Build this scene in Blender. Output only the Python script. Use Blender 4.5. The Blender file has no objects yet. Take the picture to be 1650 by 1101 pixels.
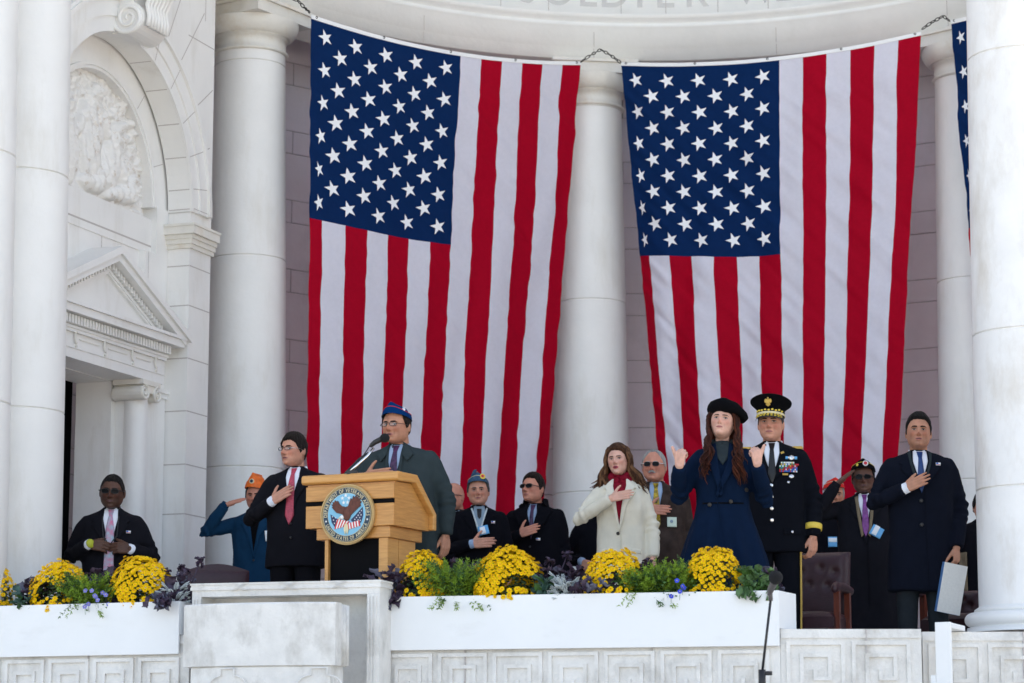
import bpy, bmesh, math, random
import numpy as np
from mathutils import Vector, Matrix, noise
from mathutils.bvhtree import BVHTree
from mathutils.geometry import delaunay_2d_cdt
random.seed(7); rng = np.random.default_rng(7)
SC = bpy.context.scene; COL = SC.collection; R = math.radians
# ---------------------------------------------------------------- camera
EYE = Vector((0, 0, -0.68)); FPX = 4200.0
PITCH = math.atan((1250-550.5)/FPX)
cd = bpy.data.cameras.new('camera'); cam = bpy.data.objects.new('camera', cd); COL.objects.link(cam)
cam.location = EYE; cam.rotation_euler = (math.pi/2+PITCH, 0, 0)
cd.sensor_width = 36; cd.lens = FPX/1650*36; cd.clip_end = 600; cd.clip_start = .1
cd.dof.use_dof = True; cd.dof.focus_distance = 18.0; cd.dof.aperture_fstop = 3.2
SC.camera = cam
# ---------------------------------------------------------------- sky and sun (sun stands behind the building)
SUN_EL, SUN_AZ = R(38), R(20)
w = bpy.data.worlds.new('World'); SC.world = w; w.use_nodes = True
nt = w.node_tree; bg = nt.nodes['Background']
sky = nt.nodes.new('ShaderNodeTexSky'); sky.sky_type = 'NISHITA'; sky.sun_disc = False
sky.sun_elevation = SUN_EL; sky.sun_rotation = SUN_AZ; sky.air_density = 1.0; sky.dust_density = 2.5; sky.ozone_density = .8
hs = nt.nodes.new('ShaderNodeHueSaturation'); hs.inputs['Saturation'].default_value = .72; nt.links.new(sky.outputs[0], hs.inputs['Color']); nt.links.new(hs.outputs[0], bg.inputs[0]); bg.inputs[1].default_value = 0.15
ld = bpy.data.lights.new('sun', 'SUN'); ld.energy = 4.2; ld.angle = R(.6); ld.color = (1, .93, .82)
sun = bpy.data.objects.new('sun', ld); COL.objects.link(sun)
sdir = Vector((math.sin(SUN_AZ)*math.cos(SUN_EL), math.cos(SUN_AZ)*math.cos(SUN_EL), math.sin(SUN_EL)))
sun.rotation_euler = (-sdir).to_track_quat('-Z', 'Y').to_euler()
vs = SC.view_settings; vs.view_transform = 'Standard'; vs.look = 'None'; vs.gamma = 1; vs.exposure = 1.56
# ---------------------------------------------------------------- projection helpers (reading the photo's layout into metres)
FW = np.array([0, math.cos(PITCH), math.sin(PITCH)]); UP = np.array([0, -math.sin(PITCH), math.cos(PITCH)])
def P(u, v, Y):
    d = np.array([u-825, 0, 0]) + FW*FPX + UP*(550.5-v)
    return np.array(EYE) + d*(Y/d[1])
# ---------------------------------------------------------------- materials
def mat(name, col, rough=.6, metal=0, var=0, vscale=8, bump=0, bscale=60, tint=False, spec=.5, stretch=(1,1,1), col2=None, sheen=0, alpha=1, translucent=0, coord='Object', dirt=None):
    m = bpy.data.materials.new(name); m.use_nodes = True; n = m.node_tree.nodes; L = m.node_tree.links
    b = n['Principled BSDF']; b.inputs['Roughness'].default_value = rough; b.inputs['Metallic'].default_value = metal
    b.inputs['Specular IOR Level'].default_value = spec
    if sheen: b.inputs['Sheen Weight'].default_value = sheen
    b.inputs['Alpha'].default_value = alpha
    b.inputs['Base Color'].default_value = (*col, 1)
    out = None
    tc = n.new('ShaderNodeTexCoord'); mp = n.new('ShaderNodeMapping'); mp.inputs['Scale'].default_value = stretch
    L.new(tc.outputs[coord], mp.inputs[0])
    if var or col2:
        nz = n.new('ShaderNodeTexNoise'); nz.inputs['Scale'].default_value = vscale; nz.inputs['Detail'].default_value = 6; nz.inputs['Roughness'].default_value = .6
        L.new(mp.outputs[0], nz.inputs[0])
        rp = n.new('ShaderNodeValToRGB'); c2 = col2 or tuple(max(0, c*(1-var)) for c in col)
        c1 = col if col2 else tuple(min(1, c*(1+var*.6)) for c in col)
        rp.color_ramp.elements[0].position = .32; rp.color_ramp.elements[1].position = .68
        rp.color_ramp.elements[0].color = (*c2, 1); rp.color_ramp.elements[1].color = (*c1, 1)
        L.new(nz.outputs['Fac'], rp.inputs[0]); out = rp.outputs[0]
    if dirt:   # (colour, scale, threshold, strength, stretch)
        dc, dsc, dth, dst, dstr = dirt
        m2 = n.new('ShaderNodeMapping'); m2.inputs['Scale'].default_value = dstr; L.new(tc.outputs[coord], m2.inputs[0])
        n2 = n.new('ShaderNodeTexNoise'); n2.inputs['Scale'].default_value = dsc; n2.inputs['Detail'].default_value = 8; n2.inputs['Roughness'].default_value = .65
        L.new(m2.outputs[0], n2.inputs[0])
        mr = n.new('ShaderNodeMapRange'); mr.inputs[1].default_value = dth; mr.inputs[2].default_value = dth+.18; mr.inputs[4].default_value = dst
        L.new(n2.outputs['Fac'], mr.inputs[0])
        mx = n.new('ShaderNodeMix'); mx.data_type = 'RGBA'; L.new(mr.outputs[0], mx.inputs[0])
        if out: L.new(out, mx.inputs[6])
        else: mx.inputs[6].default_value = (*col, 1)
        mx.inputs[7].default_value = (*dc, 1); out = mx.outputs[2]
    if tint:
        at = n.new('ShaderNodeAttribute'); at.attribute_name = 'tint'
        mx = n.new('ShaderNodeMix'); mx.data_type = 'RGBA'; mx.blend_type = 'MULTIPLY'; mx.inputs[0].default_value = 1
        if out: L.new(out, mx.inputs[6])
        else: mx.inputs[6].default_value = (*col, 1)
        L.new(at.outputs['Color'], mx.inputs[7]); out = mx.outputs[2]
    if out: L.new(out, b.inputs['Base Color'])
    if bump:
        nb = n.new('ShaderNodeTexNoise'); nb.inputs['Scale'].default_value = bscale; nb.inputs['Detail'].default_value = 4
        L.new(mp.outputs[0], nb.inputs[0]); bp = n.new('ShaderNodeBump'); bp.inputs['Strength'].default_value = bump; bp.inputs['Distance'].default_value = .01
        L.new(nb.outputs['Fac'], bp.inputs['Height']); L.new(bp.outputs[0], b.inputs['Normal'])
    if translucent:
        tr = n.new('ShaderNodeBsdfTranslucent'); ms = n.new('ShaderNodeMixShader'); ms.inputs[0].default_value = translucent
        if out: L.new(out, tr.inputs[0])
        else: tr.inputs[0].default_value = (*col, 1)
        L.new(b.outputs[0], ms.inputs[1]); L.new(tr.outputs[0], ms.inputs[2]); L.new(ms.outputs[0], n['Material Output'].inputs[0])
    return m
M = {}
M['marble'] = mat('marble', (.86,.845,.81), .45, var=.05, vscale=1.6, bump=.15, bscale=25, dirt=((.66,.62,.54), 1.6, .54, .5, (2.2,2.2,.5)))
M['marble_flag_glow'] = mat('marble_with_flag_glow', (.90,.82,.83), .5, var=.08, vscale=1.3, bump=.15, bscale=25, dirt=((.72,.62,.60), 1.4, .54, .5, (1.5,1.5,1)))  # pink glow from the flags put into the stone colour
M['marble_stained'] = mat('marble_stained', (.88,.86,.83), .45, var=.06, vscale=2.5, bump=.2, bscale=25, dirt=((.64,.58,.50), 1.7, .50, .65, (1.6,1.6,.7)))
M['marble_weathered'] = mat('marble_weathered', (.80,.775,.73), .6, var=.10, vscale=5, bump=.5, bscale=40, dirt=((.40,.37,.32), 3.6, .50, .55, (1.2,1.2,.8)))
M['marble_capital'] = mat('marble_capital', (.80,.77,.70), .55, var=.07, vscale=4, bump=.25, bscale=30, dirt=((.60,.50,.36), 4, .52, .6, (1,1,1)))
M['marble_frieze'] = mat('marble_frieze', (.85,.84,.80), .5, var=.05, vscale=2, bump=.15, bscale=25, dirt=((.62,.61,.56), 2, .56, .4, (1,1,1)))
M['marble_relief'] = mat('marble_relief', (.84,.82,.78), .55, var=.05, vscale=9, bump=.4, bscale=50, dirt=((.36,.24,.12), 12, .56, .85, (1,1,1)))
M['joint'] = mat('mortar_joint', (.52,.48,.45), .9)
M['letters'] = mat('carved_letters', (.60,.59,.57), .8)
M['ground'] = mat('plaza_stone', (.62,.57,.49), .8, var=.12, vscale=.7, bump=.2)
M['floor'] = mat('stage_floor', (.45,.43,.40), .6, var=.1, vscale=2)
M['white_paint'] = mat('white_paint', (.86,.86,.85), .4, var=.02, vscale=3, bump=.06, bscale=30, dirt=((.70,.69,.66), 2.5, .58, .35, (1,1,2.5)))
M['soil'] = mat('soil', (.03,.02,.015), .95, bump=.6)
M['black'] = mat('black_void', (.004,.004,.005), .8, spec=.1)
M['flag_red'] = mat('flag_red', (.45,.001,.020), .7, var=.06, vscale=30, bump=.2, bscale=300, translucent=.26, spec=.08)
M['flag_white'] = mat('flag_white', (.80,.79,.88), .6, var=.03, vscale=30, bump=.2, bscale=300, translucent=.26)
M['flag_blue'] = mat('flag_blue', (.003,.024,.105), .7, var=.06, vscale=30, bump=.2, bscale=300, translucent=.25, spec=.08)
M['star'] = mat('flag_star', (.85,.86,.88), .6)
M['heading'] = mat('flag_heading', (.86,.86,.85), .7)
M['iron'] = mat('dark_iron', (.05,.045,.04), .6, metal=.6)
M['oak'] = mat('oak_wood', (.64,.315,.085), .32, col2=(.46,.20,.045), vscale=3.2, stretch=(2,2,26), bump=.05, bscale=90)
M['oak_light'] = mat('oak_edge', (.70,.36,.10), .3, col2=(.56,.26,.065), vscale=3.2, stretch=(2,2,26))
M['mahogany'] = mat('mahogany', (.16,.035,.018), .3, var=.3, vscale=12, stretch=(6,6,1))
M['leather'] = mat('maroon_leather', (.045,.014,.02), .42, var=.2, vscale=20, bump=.3, bscale=120)
M['gold'] = mat('gold_bullion', (.75,.50,.12), .35, metal=.7, bump=.6, bscale=400)
M['goldrim'] = mat('gold_rope_rim', (.62,.44,.2), .45, metal=.3, bump=.3, bscale=200)
M['goldflat'] = mat('gold_braid', (.85,.62,.08), .6, var=.15, vscale=200)
M['silver'] = mat('silver_metal', (.75,.75,.75), .25, metal=1)
M['chrome'] = mat('chrome', (.85,.85,.86), .12, metal=1)
M['blackplastic'] = mat('black_plastic', (.012,.012,.014), .45)
M['foam'] = mat('black_foam', (.008,.008,.01), .95, bump=1, bscale=400)
M['lens_dark'] = mat('dark_lens', (.004,.004,.005), .3, spec=.12)
M['lens_clear'] = mat('clear_lens', (.8,.85,.9), .05, alpha=.07)
M['shirt'] = mat('white_shirt', (.82,.84,.90), .7, sheen=.1)
M['shirt_blue'] = mat('blue_shirt', (.32,.42,.58), .7)
M['shirt_grey'] = mat('grey_blue_shirt', (.25,.33,.40), .7)
def cloth(n, c, var=.12, sheen=.0, rough=.95): return mat(n, c, rough, var=var, vscale=14, bump=.35, bscale=350, sheen=0, spec=.1)
M['suit_dark'] = cloth('charcoal_suit', (.010,.010,.014)); M['coat_black'] = cloth('black_wool', (.005,.005,.008))
M['coat_navy'] = cloth('navy_wool', (.006,.008,.016)); M['coat_blue'] = cloth('deep_blue_wool', (.003,.011,.033), sheen=.0)
M['coat_grey'] = cloth('grey_green_overcoat', (.036,.050,.054)); M['suit_teal'] = cloth('teal_suit', (.008,.040,.090))
M['coat_cream'] = cloth('cream_wool', (.78,.73,.60), var=.05); M['tweed'] = cloth('brown_tweed', (.055,.038,.032), var=.35)
M['uniform'] = cloth('army_blue_uniform', (.005,.006,.010)); M['trousers'] = cloth('grey_trousers', (.022,.027,.032))
M['trousers_dk'] = cloth('dark_trousers', (.008,.008,.011)); M['scarf'] = cloth('burgundy_scarf', (.21,.008,.022), var=.4)
M['scarf_grey'] = cloth('charcoal_scarf', (.03,.04,.045)); M['tan'] = cloth('tan_cloth', (.22,.17,.11))
M['felt_black'] = cloth('black_felt', (.003,.003,.004)); M['cap_blue'] = cloth('royal_blue_felt', (.0,.03,.125)); M['cap_grey'] = cloth('slate_blue_felt', (.05,.10,.17))
M['cap_red'] = mat('red_felt', (.65,.02,.01), .8); M['cap_orange'] = mat('orange_satin', (.95,.16,.005), .55, var=.25, vscale=30)
M['tie_red'] = mat('red_tie', (.50,.06,.10), .55, var=.3, vscale=90); M['tie_blue'] = mat('blue_tie', (.01,.045,.17), .5, var=.3, vscale=60)
M['tie_black'] = mat('black_tie', (.006,.006,.008), .5); M['tie_fig'] = mat('figured_tie', (.10,.03,.10), .5, col2=(.004,.004,.02), vscale=45)
M['tie_yellow'] = mat('yellow_black_tie', (.75,.52,.02), .5, col2=(.01,.01,.01), vscale=40); M['tie_purple'] = mat('purple_tie', (.22,.05,.25), .5, var=.4, vscale=40)
M['tie_plaid'] = mat('plaid_tie', (.62,.16,.28), .5, col2=(.30,.50,.58), vscale=28)
M['badge_blue'] = mat('blue_badge', (.12,.40,.72), .4); M['badge_white'] = mat('white_badge', (.85,.87,.88), .4)
M['badge_mint'] = mat('mint_card', (.62,.72,.60), .5); M['yellow_band'] = mat('yellow_band', (.45,.48,.03), .6)
M['red_pin'] = mat('red_enamel', (.6,.02,.03), .4); M['green_pin'] = mat('green_enamel', (.03,.30,.12), .4); M['blue_pin'] = mat('blue_enamel', (.03,.15,.55), .4)
M['eye_white'] = mat('eye_white', (.38,.34,.32), .35); M['iris'] = mat('dark_iris', (.012,.007,.005), .4, spec=.2)
M['mouth'] = mat('open_mouth', (.035,.008,.008), .6); M['teeth'] = mat('teeth', (.6,.57,.5), .3)
def skinm(n, c): 
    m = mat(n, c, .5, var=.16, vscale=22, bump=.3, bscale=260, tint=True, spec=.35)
    b = m.node_tree.nodes['Principled BSDF']; b.inputs['Subsurface Weight'].default_value = .08; b.inputs['Subsurface Radius'].default_value = (.012,.005,.003); b.inputs['Subsurface Scale'].default_value = 1
    return m
M['skin_fair'] = skinm('fair_skin', (.62,.30,.20)); M['skin_pink'] = skinm('ruddy_skin', (.62,.27,.18)); M['skin_tan'] = skinm('tanned_skin', (.52,.25,.155))
M['skin_olive'] = skinm('olive_skin', (.52,.25,.155)); M['skin_dark'] = skinm('dark_brown_skin', (.105,.048,.030)); M['skin_brown'] = skinm('brown_skin', (.125,.056,.036)); M['skin_pale'] = skinm('pale_skin', (.72,.41,.31))
def lipm(n, c): return mat(n, c, .4)
M['lips'] = lipm('lips', (.38,.13,.11)); M['lips_red'] = lipm('red_lips', (.45,.03,.07)); M['lips_dark'] = lipm('dark_lips', (.09,.03,.03))
def hairm(n, c, c2): return mat(n, c, .55, col2=c2, vscale=34, stretch=(3,3,.5), bump=1.0, bscale=150, spec=.22)
M['hair_dark'] = hairm('dark_brown_hair', (.022,.013,.009), (.006,.004,.003)); M['hair_black'] = hairm('black_hair', (.010,.008,.008), (.003,.003,.003))
M['hair_brown'] = hairm('brown_hair', (.13,.052,.022), (.022,.009,.005)); M['hair_auburn'] = hairm('auburn_hair', (.085,.020,.009), (.012,.004,.003))
M['hair_chestnut'] = hairm('chestnut_hair', (.17,.045,.018), (.05,.014,.007)); M['hair_caramel'] = hairm('caramel_hair', (.30,.15,.07), (.10,.045,.02))
M['hair_grey'] = hairm('grey_hair', (.09,.09,.09), (.03,.03,.032)); M['hair_white'] = hairm('white_hair', (.55,.54,.52), (.30,.29,.28))
M['stubble'] = mat('stubble_hair', (.03,.02,.018), .8)
M['leaf'] = mat('dark_leaf', (.035,.075,.02), .5, var=.45, vscale=25, translucent=.15); M['leaf_bright'] = mat('bright_fern', (.24,.38,.03), .55, var=.45, vscale=20, translucent=.25)
M['leaf_green'] = mat('green_leaf', (.07,.16,.035), .5, var=.4, vscale=20, translucent=.2); M['leaf_blue'] = mat('blue_green_leaf', (.06,.13,.10), .5, var=.4, vscale=20, translucent=.15)
M['kale_green'] = mat('kale_green', (.13,.24,.09), .5, var=.4, vscale=25, translucent=.15)
M['kale'] = mat('purple_kale', (.060,.036,.068), .5, var=.5, vscale=25, translucent=.1); M['kale_grey'] = mat('grey_purple_kale', (.14,.14,.20), .5, var=.4, vscale=20, translucent=.1)
M['silverleaf'] = mat('silver_leaf', (.55,.60,.60), .8, var=.2, vscale=40); M['mum'] = mat('yellow_petals', (1.0,.66,.003), .6, var=.1, vscale=50, spec=.2)
M['mum_center'] = mat('orange_centre', (.70,.27,.0), .6); M['viola'] = mat('violet_petals', (.20,.20,.55), .5); M['viola_blue'] = mat('blue_petals', (.03,.06,.6), .5)
M['paper'] = mat('paper', (.80,.80,.76), .7, var=.06, vscale=60); M['binder_blue'] = mat('blue_binder', (.10,.22,.45), .5)
M['seal_blue'] = mat('seal_blue', (.006,.03,.06), .4); M['seal_sky'] = mat('seal_sky', (.22,.52,.70), .5); M['seal_brown'] = mat('seal_brown', (.13,.035,.018), .5, var=.4, vscale=60, bump=.5, bscale=200)
M['seal_gold'] = mat('seal_gold', (.72,.62,.38), .4); M['seal_white'] = mat('seal_white', (.85,.85,.82), .5); M['seal_red'] = mat('seal_red', (.65,.04,.05), .5); M['seal_navy'] = mat('seal_navy', (.01,.02,.08), .5)
# ---------------------------------------------------------------- object helpers
def link(o, parent=None):
    COL.objects.link(o)
    if parent is not None: o.parent = parent
    return o
def mk(name, V, Fc, m, parent=None, smooth=False, fm=None):
    me = bpy.data.meshes.new(name); me.from_pydata([tuple(map(float, v)) for v in V], [], [tuple(int(i) for i in f) for f in Fc])
    for x in (m if isinstance(m, (list, tuple)) else [m]): me.materials.append(M[x] if isinstance(x, str) else x)
    if fm is not None: me.polygons.foreach_set('material_index', np.array(fm, dtype=np.int32))
    if smooth is True: me.polygons.foreach_set('use_smooth', np.ones(len(me.polygons), dtype=bool))
    elif smooth is not False: me.polygons.foreach_set('use_smooth', np.array(smooth, dtype=bool))
    me.update(); return link(bpy.data.objects.new(name, me), parent)
def tag(o, label=None, cat=None, group=None, kind=None):
    if label: o['label'] = label
    if cat: o['category'] = cat
    if group: o['group'] = group
    if kind: o['kind'] = kind
    return o
def empty(name, loc=(0,0,0), rz=0, s=1, **k):
    o = bpy.data.objects.new(name, None); COL.objects.link(o); o.location = loc; o.rotation_euler = (0,0,rz); o.scale = (s,s,s); o.empty_display_size = .1
    return tag(o, **k)
class MB:
    def __init__(s): s.V = []; s.F = []; s.fm = []; s.sm = []
    def add(s, V, F, mi=0, smooth=False):
        b = len(s.V); s.V.extend([tuple(v) for v in V]); s.F.extend([tuple(int(i)+b for i in f) for f in F]); s.fm.extend([mi]*len(F)); s.sm.extend([smooth]*len(F)); return s
    def box(s, lo, hi, mi=0, T=None):
        (x0,y0,z0),(x1,y1,z1) = lo, hi
        V = [(x0,y0,z0),(x1,y0,z0),(x1,y1,z0),(x0,y1,z0),(x0,y0,z1),(x1,y0,z1),(x1,y1,z1),(x0,y1,z1)]
        if T: V = [T(*v) for v in V]
        return s.add(V, [(0,3,2,1),(4,5,6,7),(0,1,5,4),(1,2,6,5),(2,3,7,6),(3,0,4,7)], mi)
    def tube(s, pts, rad, n=10, mi=0, cap=True, round_=False, flat=1.0):
        V, F = tube(pts, rad, n, round_, flat); return s.add(V, F, mi, True)
    def lathe(s, prof, c=(0,0,0), n=32, a0=0, a1=2*math.pi, mi=0, smooth=True, closed=None):
        full = abs(a1-a0-2*math.pi) < 1e-6; k = n if full else n+1
        V = [(c[0]+r*math.cos(a0+(a1-a0)*i/n), c[1]+r*math.sin(a0+(a1-a0)*i/n), c[2]+z) for i in range(k) for r, z in prof]
        m_ = len(prof); F = []
        for i in range(n):
            j = (i+1) % k
            for q in range(m_-1): F.append((i*m_+q, j*m_+q, j*m_+q+1, i*m_+q+1))
        return s.add(V, F, mi, smooth)
    def prism(s, poly, f0, f1, mi=0):
        """poly: list of 2D points; f0/f1 map (a,b) to the front / back 3D point"""
        n = len(poly); V = [f0(*p) for p in poly] + [f1(*p) for p in poly]
        return s.add(V, [tuple(range(n)), tuple(range(2*n-1, n-1, -1))] + [(i, i+n, (i+1)%n+n, (i+1)%n) for i in range(n)], mi)
    def ball(s, c, r, n=12, mi=0, mx=None):
        r = (r, r, r) if not hasattr(r, '__len__') else r; V = []; F = []
        for i in range(n//2+1):
            t = math.pi*i/(n//2)
            for j in range(n):
                p = 2*math.pi*j/n; q = np.array([r[0]*math.sin(t)*math.cos(p), r[1]*math.sin(t)*math.sin(p), r[2]*math.cos(t)])
                if mx is not None: q = mx @ q
                V.append((c[0]+q[0], c[1]+q[1], c[2]+q[2]))
        for i in range(n//2):
            for j in range(n): F.append((i*n+j, (i+1)*n+j, (i+1)*n+(j+1)%n, i*n+(j+1)%n))
        return s.add(V, F, mi, True)
    def build(s, name, m, parent=None): 
        o = mk(name, s.V, s.F, m, parent, s.sm, s.fm); return o
def tube(pts, rad, n=10, round_=False, flat=1.0):
    pts = [np.array(p, float) for p in pts]; rad = list(rad) if hasattr(rad, '__len__') else [rad]*len(pts)
    if round_:
        d0 = pts[0]-pts[1]; d0 /= np.linalg.norm(d0)+1e-9; d1 = pts[-1]-pts[-2]; d1 /= np.linalg.norm(d1)+1e-9
        a = [(pts[0]+d0*rad[0]*k, rad[0]*math.sqrt(max(0,1-k*k))+1e-5) for k in (.99,.8,.5)]; b = [(pts[-1]+d1*rad[-1]*k, rad[-1]*math.sqrt(max(0,1-k*k))+1e-5) for k in (.5,.8,.99)]
        pts = [q for q,_ in a]+pts+[q for q,_ in b]; rad = [q for _,q in a]+rad+[q for _,q in b]
    V = []; prev = None
    for i, p in enumerate(pts):
        t = pts[min(i+1, len(pts)-1)] - pts[max(i-1, 0)]; t = t/(np.linalg.norm(t)+1e-9)
        if prev is None: prev = np.array([0,1.,0]) if abs(t[1]) < .8 else np.array([1.,0,0])
        x = prev - t*(prev@t); x /= np.linalg.norm(x)+1e-9; y = np.cross(t, x); prev = x
        for k in range(n):
            a = 2*math.pi*k/n; V.append(p + (x*math.cos(a)*flat + y*math.sin(a))*rad[i])
    m_ = len(pts); F = [(i*n+k, i*n+(k+1)%n, (i+1)*n+(k+1)%n, (i+1)*n+k) for i in range(m_-1) for k in range(n)]
    F += [tuple(range(n-1,-1,-1)), tuple((m_-1)*n+k for k in range(n))]
    return V, F
def vn(p, seed=0):
    """value noise, numpy, p (N,3) -> (N,) in -1..1"""
    p = p + seed*17.31; i = np.floor(p).astype(np.int64); f = p-i; f = f*f*(3-2*f)
    def h(ix, iy, iz):
        x = (ix*374761393 + iy*668265263 + iz*2147483647) & 0xffffffff; x = ((x ^ (x >> 13))*1274126177) & 0xffffffff; return ((x ^ (x >> 16)) & 0xffff)/32767.5-1
    r = 0
    for a in (0,1):
        for b in (0,1):
            for c in (0,1):
                wt = (f[:,0] if a else 1-f[:,0])*(f[:,1] if b else 1-f[:,1])*(f[:,2] if c else 1-f[:,2]); r = r + wt*h(i[:,0]+a, i[:,1]+b, i[:,2]+c)
    return r
GC = {}
def glyph(ch, bold=False):
    if ch in GC: return GC[ch]
    cu = bpy.data.curves.new('g', 'FONT'); cu.body = ch; cu.size = 1; cu.offset = .012
    o = bpy.data.objects.new('g', cu); COL.objects.link(o); bpy.context.view_layer.update()
    me = bpy.data.meshes.new_from_object(o.evaluated_get(bpy.context.evaluated_depsgraph_get()))
    V = [(v.co.x, v.co.y) for v in me.vertices]; F = [tuple(p.vertices) for p in me.polygons]
    bpy.data.objects.remove(o); bpy.data.curves.remove(cu); bpy.data.meshes.remove(me)
    GC[ch] = (V, F, (min(a for a,_ in V), max(a for a,_ in V)) if V else (0,.3)); return GC[ch]
# ================================================================ SETTING
tag(mk('ground', [(-150,-150,-2.3),(150,-150,-2.3),(150,150,-2.3),(-150,150,-2.3)], [(0,1,2,3)], 'ground'), kind='structure')
AC = (1.2584, 19.8099); AR = 4.223       # apse circle
b = MB(); _l = [(-2.75,17.35),(-2.0,17.1),(-1.0,16.95),(-.7,16.95),(1.7,16.4),(7.5,16.7),(7.5,25.5),(-2.75,25.5)]
b.prism(_l, lambda x, y: (x,y,0), lambda x, y: (x,y,-2.29)); b.box((-6,17.8,-2.29),(-2.7501,25.5,-.33))
tag(b.build('stage_floor', 'floor'), kind='structure')
def zv(v, Y): return float(P(825, v, Y)[2])
# ---- columns
def col_profile(rb, rn, z0, z1, joints, cap=True):
    pr = []; N = 40
    zs = sorted(set([z0+(z1-z0)*i/N for i in range(N+1)]))
    js = [j for j in joints if z0 < j < z1]
    pts = []
    for z in zs:
        if all(abs(z-j) > .035 for j in js): pts.append((z, 0))
    for j in js: pts += [(j-.03, 0), (j-.012,0), (j-.0075, 0), (j-.006, .003), (j-.005, .012), (j+.005, .012), (j+.006, .003), (j+.0075, 0), (j+.012,0), (j+.03,0)]
    pts.sort(); out = []
    for z, dd in pts:
        t = (z-z0)/(z1-z0); r = rb-(rb-rn)*(t**1.6); out.append((r-dd, z))
    return out
def column(name, x, y, rb, rn, z0, ztop, joints, label, face, base=True, cap=True, cabs=.38, group=None, stone='marble'):
    t = empty(name, (x, y, z0), 0, label=label, cat='column', group=group)
    zt = ztop-z0; za = zt-.13; ze = za-.14; zn = ze-.15
    b = MB(); zb = 0
    if base: zb = .17
    b.lathe(col_profile(rb, rn, zb, zn, [j-z0 for j in joints]), n=72)
    b.build('shaft', stone, t)
    if base:
        k = MB(); k.lathe([(rb, zb),(rb+.03,zb-.02),(rb+.03,zb-.035),(rb+.02,zb-.04)]+[(rb+.05+.045*math.sin(a), .085+.045*math.cos(a)) for a in np.linspace(.2, math.pi-.2, 9)]+[(rb+.06,.03),(rb+.08,.03),(rb+.08,-.001)], n=72)
        k.build('base', 'marble', t)
    if cap:
        k = MB(); pr = [(rn,zn),(rn+.02,zn+.004),(rn+.028,zn+.016),(rn+.02,zn+.028),(rn+.004,zn+.032),(rn+.004,ze-.02),(rn+.018,ze-.018),(rn+.018,ze-.004),(rn+.03,ze)]
        for q in np.linspace(0,1,8): pr.append((rn+.03+.085*math.sin(q*math.pi/2), ze+(za-ze)*(1-math.cos(q*math.pi/2))**.9))
        k.lathe(pr, n=72); k.build('capital', 'marble_capital', t)
        k = MB(); c_, s_ = math.cos(face), math.sin(face); T = lambda a, bb, z: (a*c_-bb*s_, a*s_+bb*c_, z)
        k.box((-cabs,-cabs,za+.001),(cabs,cabs,zt-.03),T=T); k.box((-cabs-.025,-cabs-.025,zt-.03),(cabs+.025,cabs+.025,zt),T=T)
        k.build('abacus', 'marble_capital', t)
    return t
ZT = 5.94
def colang(deg): return (AC[0]+AR*math.cos(R(deg)), AC[1]+AR*math.sin(R(deg)))
for deg, lab, u, lo in ((147.16,'white marble column left of the left flag, beside the arch',330,None),(97.17,'white marble column between the two full flags, mostly behind them',957,None),(47.03,'white marble column between the second flag and the third flag\'s edge',1530,None)):
    x, y = colang(deg)
    js = {147.16:(zv(752,y-.3), zv(411,y-.3), zv(95,y-.3)), 97.17:(zv(793,y-.3), zv(482,y-.3), zv(170,y-.3)), 47.03:(zv(772,y-.3), zv(446,y-.3))}[deg]
    column('apse_column', x, y, .365, .305, 0, ZT, js, lab, R(deg), group='columns round the apse')
p = P(22, 600, 18.1); column('portico_column', p[0], 18.1, .372, .30, -.33, 6.6, [zv(269,17.75), zv(655,17.75)], 'big pale marble column at the left behind the flower box', 0, cap=True)
p = P(-69, 600, 17.3); column('portico_column', p[0], 17.3, .372, .30, -.33, 6.6, [zv(233,16.95), zv(640,16.95)], 'marble column cut off by the left edge of the picture', 0, cap=True)
p = P(1664, 600, 17.2); column('portico_column', p[0], 17.2, .40, .34, .245, 6.6, [zv(71,16.8), zv(525,16.8), zv(780,16.8)], 'broad weathered marble column at the right edge on a ring base', 0, cap=True, stone='marble_stained')
# ---- apse wall: coursed blocks over a backing wall
t = empty('apse_wall', (AC[0], AC[1], 0), label='curved apse wall of coursed pale stone behind the flags', cat='wall')
RW = 5.05
b = MB(); b.lathe([(RW+.013,0),(RW+.013,7.5)], n=80, a0=R(-10), a1=R(190)); b.lathe([(RW+.6,7.5),(RW+.6,0)], n=80, a0=R(-10), a1=R(190))
b.build('backing', 'joint', t)
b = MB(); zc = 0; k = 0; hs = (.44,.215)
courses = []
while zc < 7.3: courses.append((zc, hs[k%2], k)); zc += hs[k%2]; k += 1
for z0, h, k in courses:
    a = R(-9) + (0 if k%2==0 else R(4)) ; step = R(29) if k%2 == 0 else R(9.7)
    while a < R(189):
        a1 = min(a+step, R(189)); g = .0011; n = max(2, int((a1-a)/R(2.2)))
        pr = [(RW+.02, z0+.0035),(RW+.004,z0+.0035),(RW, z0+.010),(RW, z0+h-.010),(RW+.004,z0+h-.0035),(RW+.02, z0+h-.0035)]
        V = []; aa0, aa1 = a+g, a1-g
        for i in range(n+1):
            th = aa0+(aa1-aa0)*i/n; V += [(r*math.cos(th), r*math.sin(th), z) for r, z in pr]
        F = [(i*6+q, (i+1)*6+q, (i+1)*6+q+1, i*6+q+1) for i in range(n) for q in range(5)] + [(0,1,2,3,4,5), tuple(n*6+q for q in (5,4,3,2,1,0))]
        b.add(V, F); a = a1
b.build('stone_blocks', 'marble_flag_glow', t)
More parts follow.
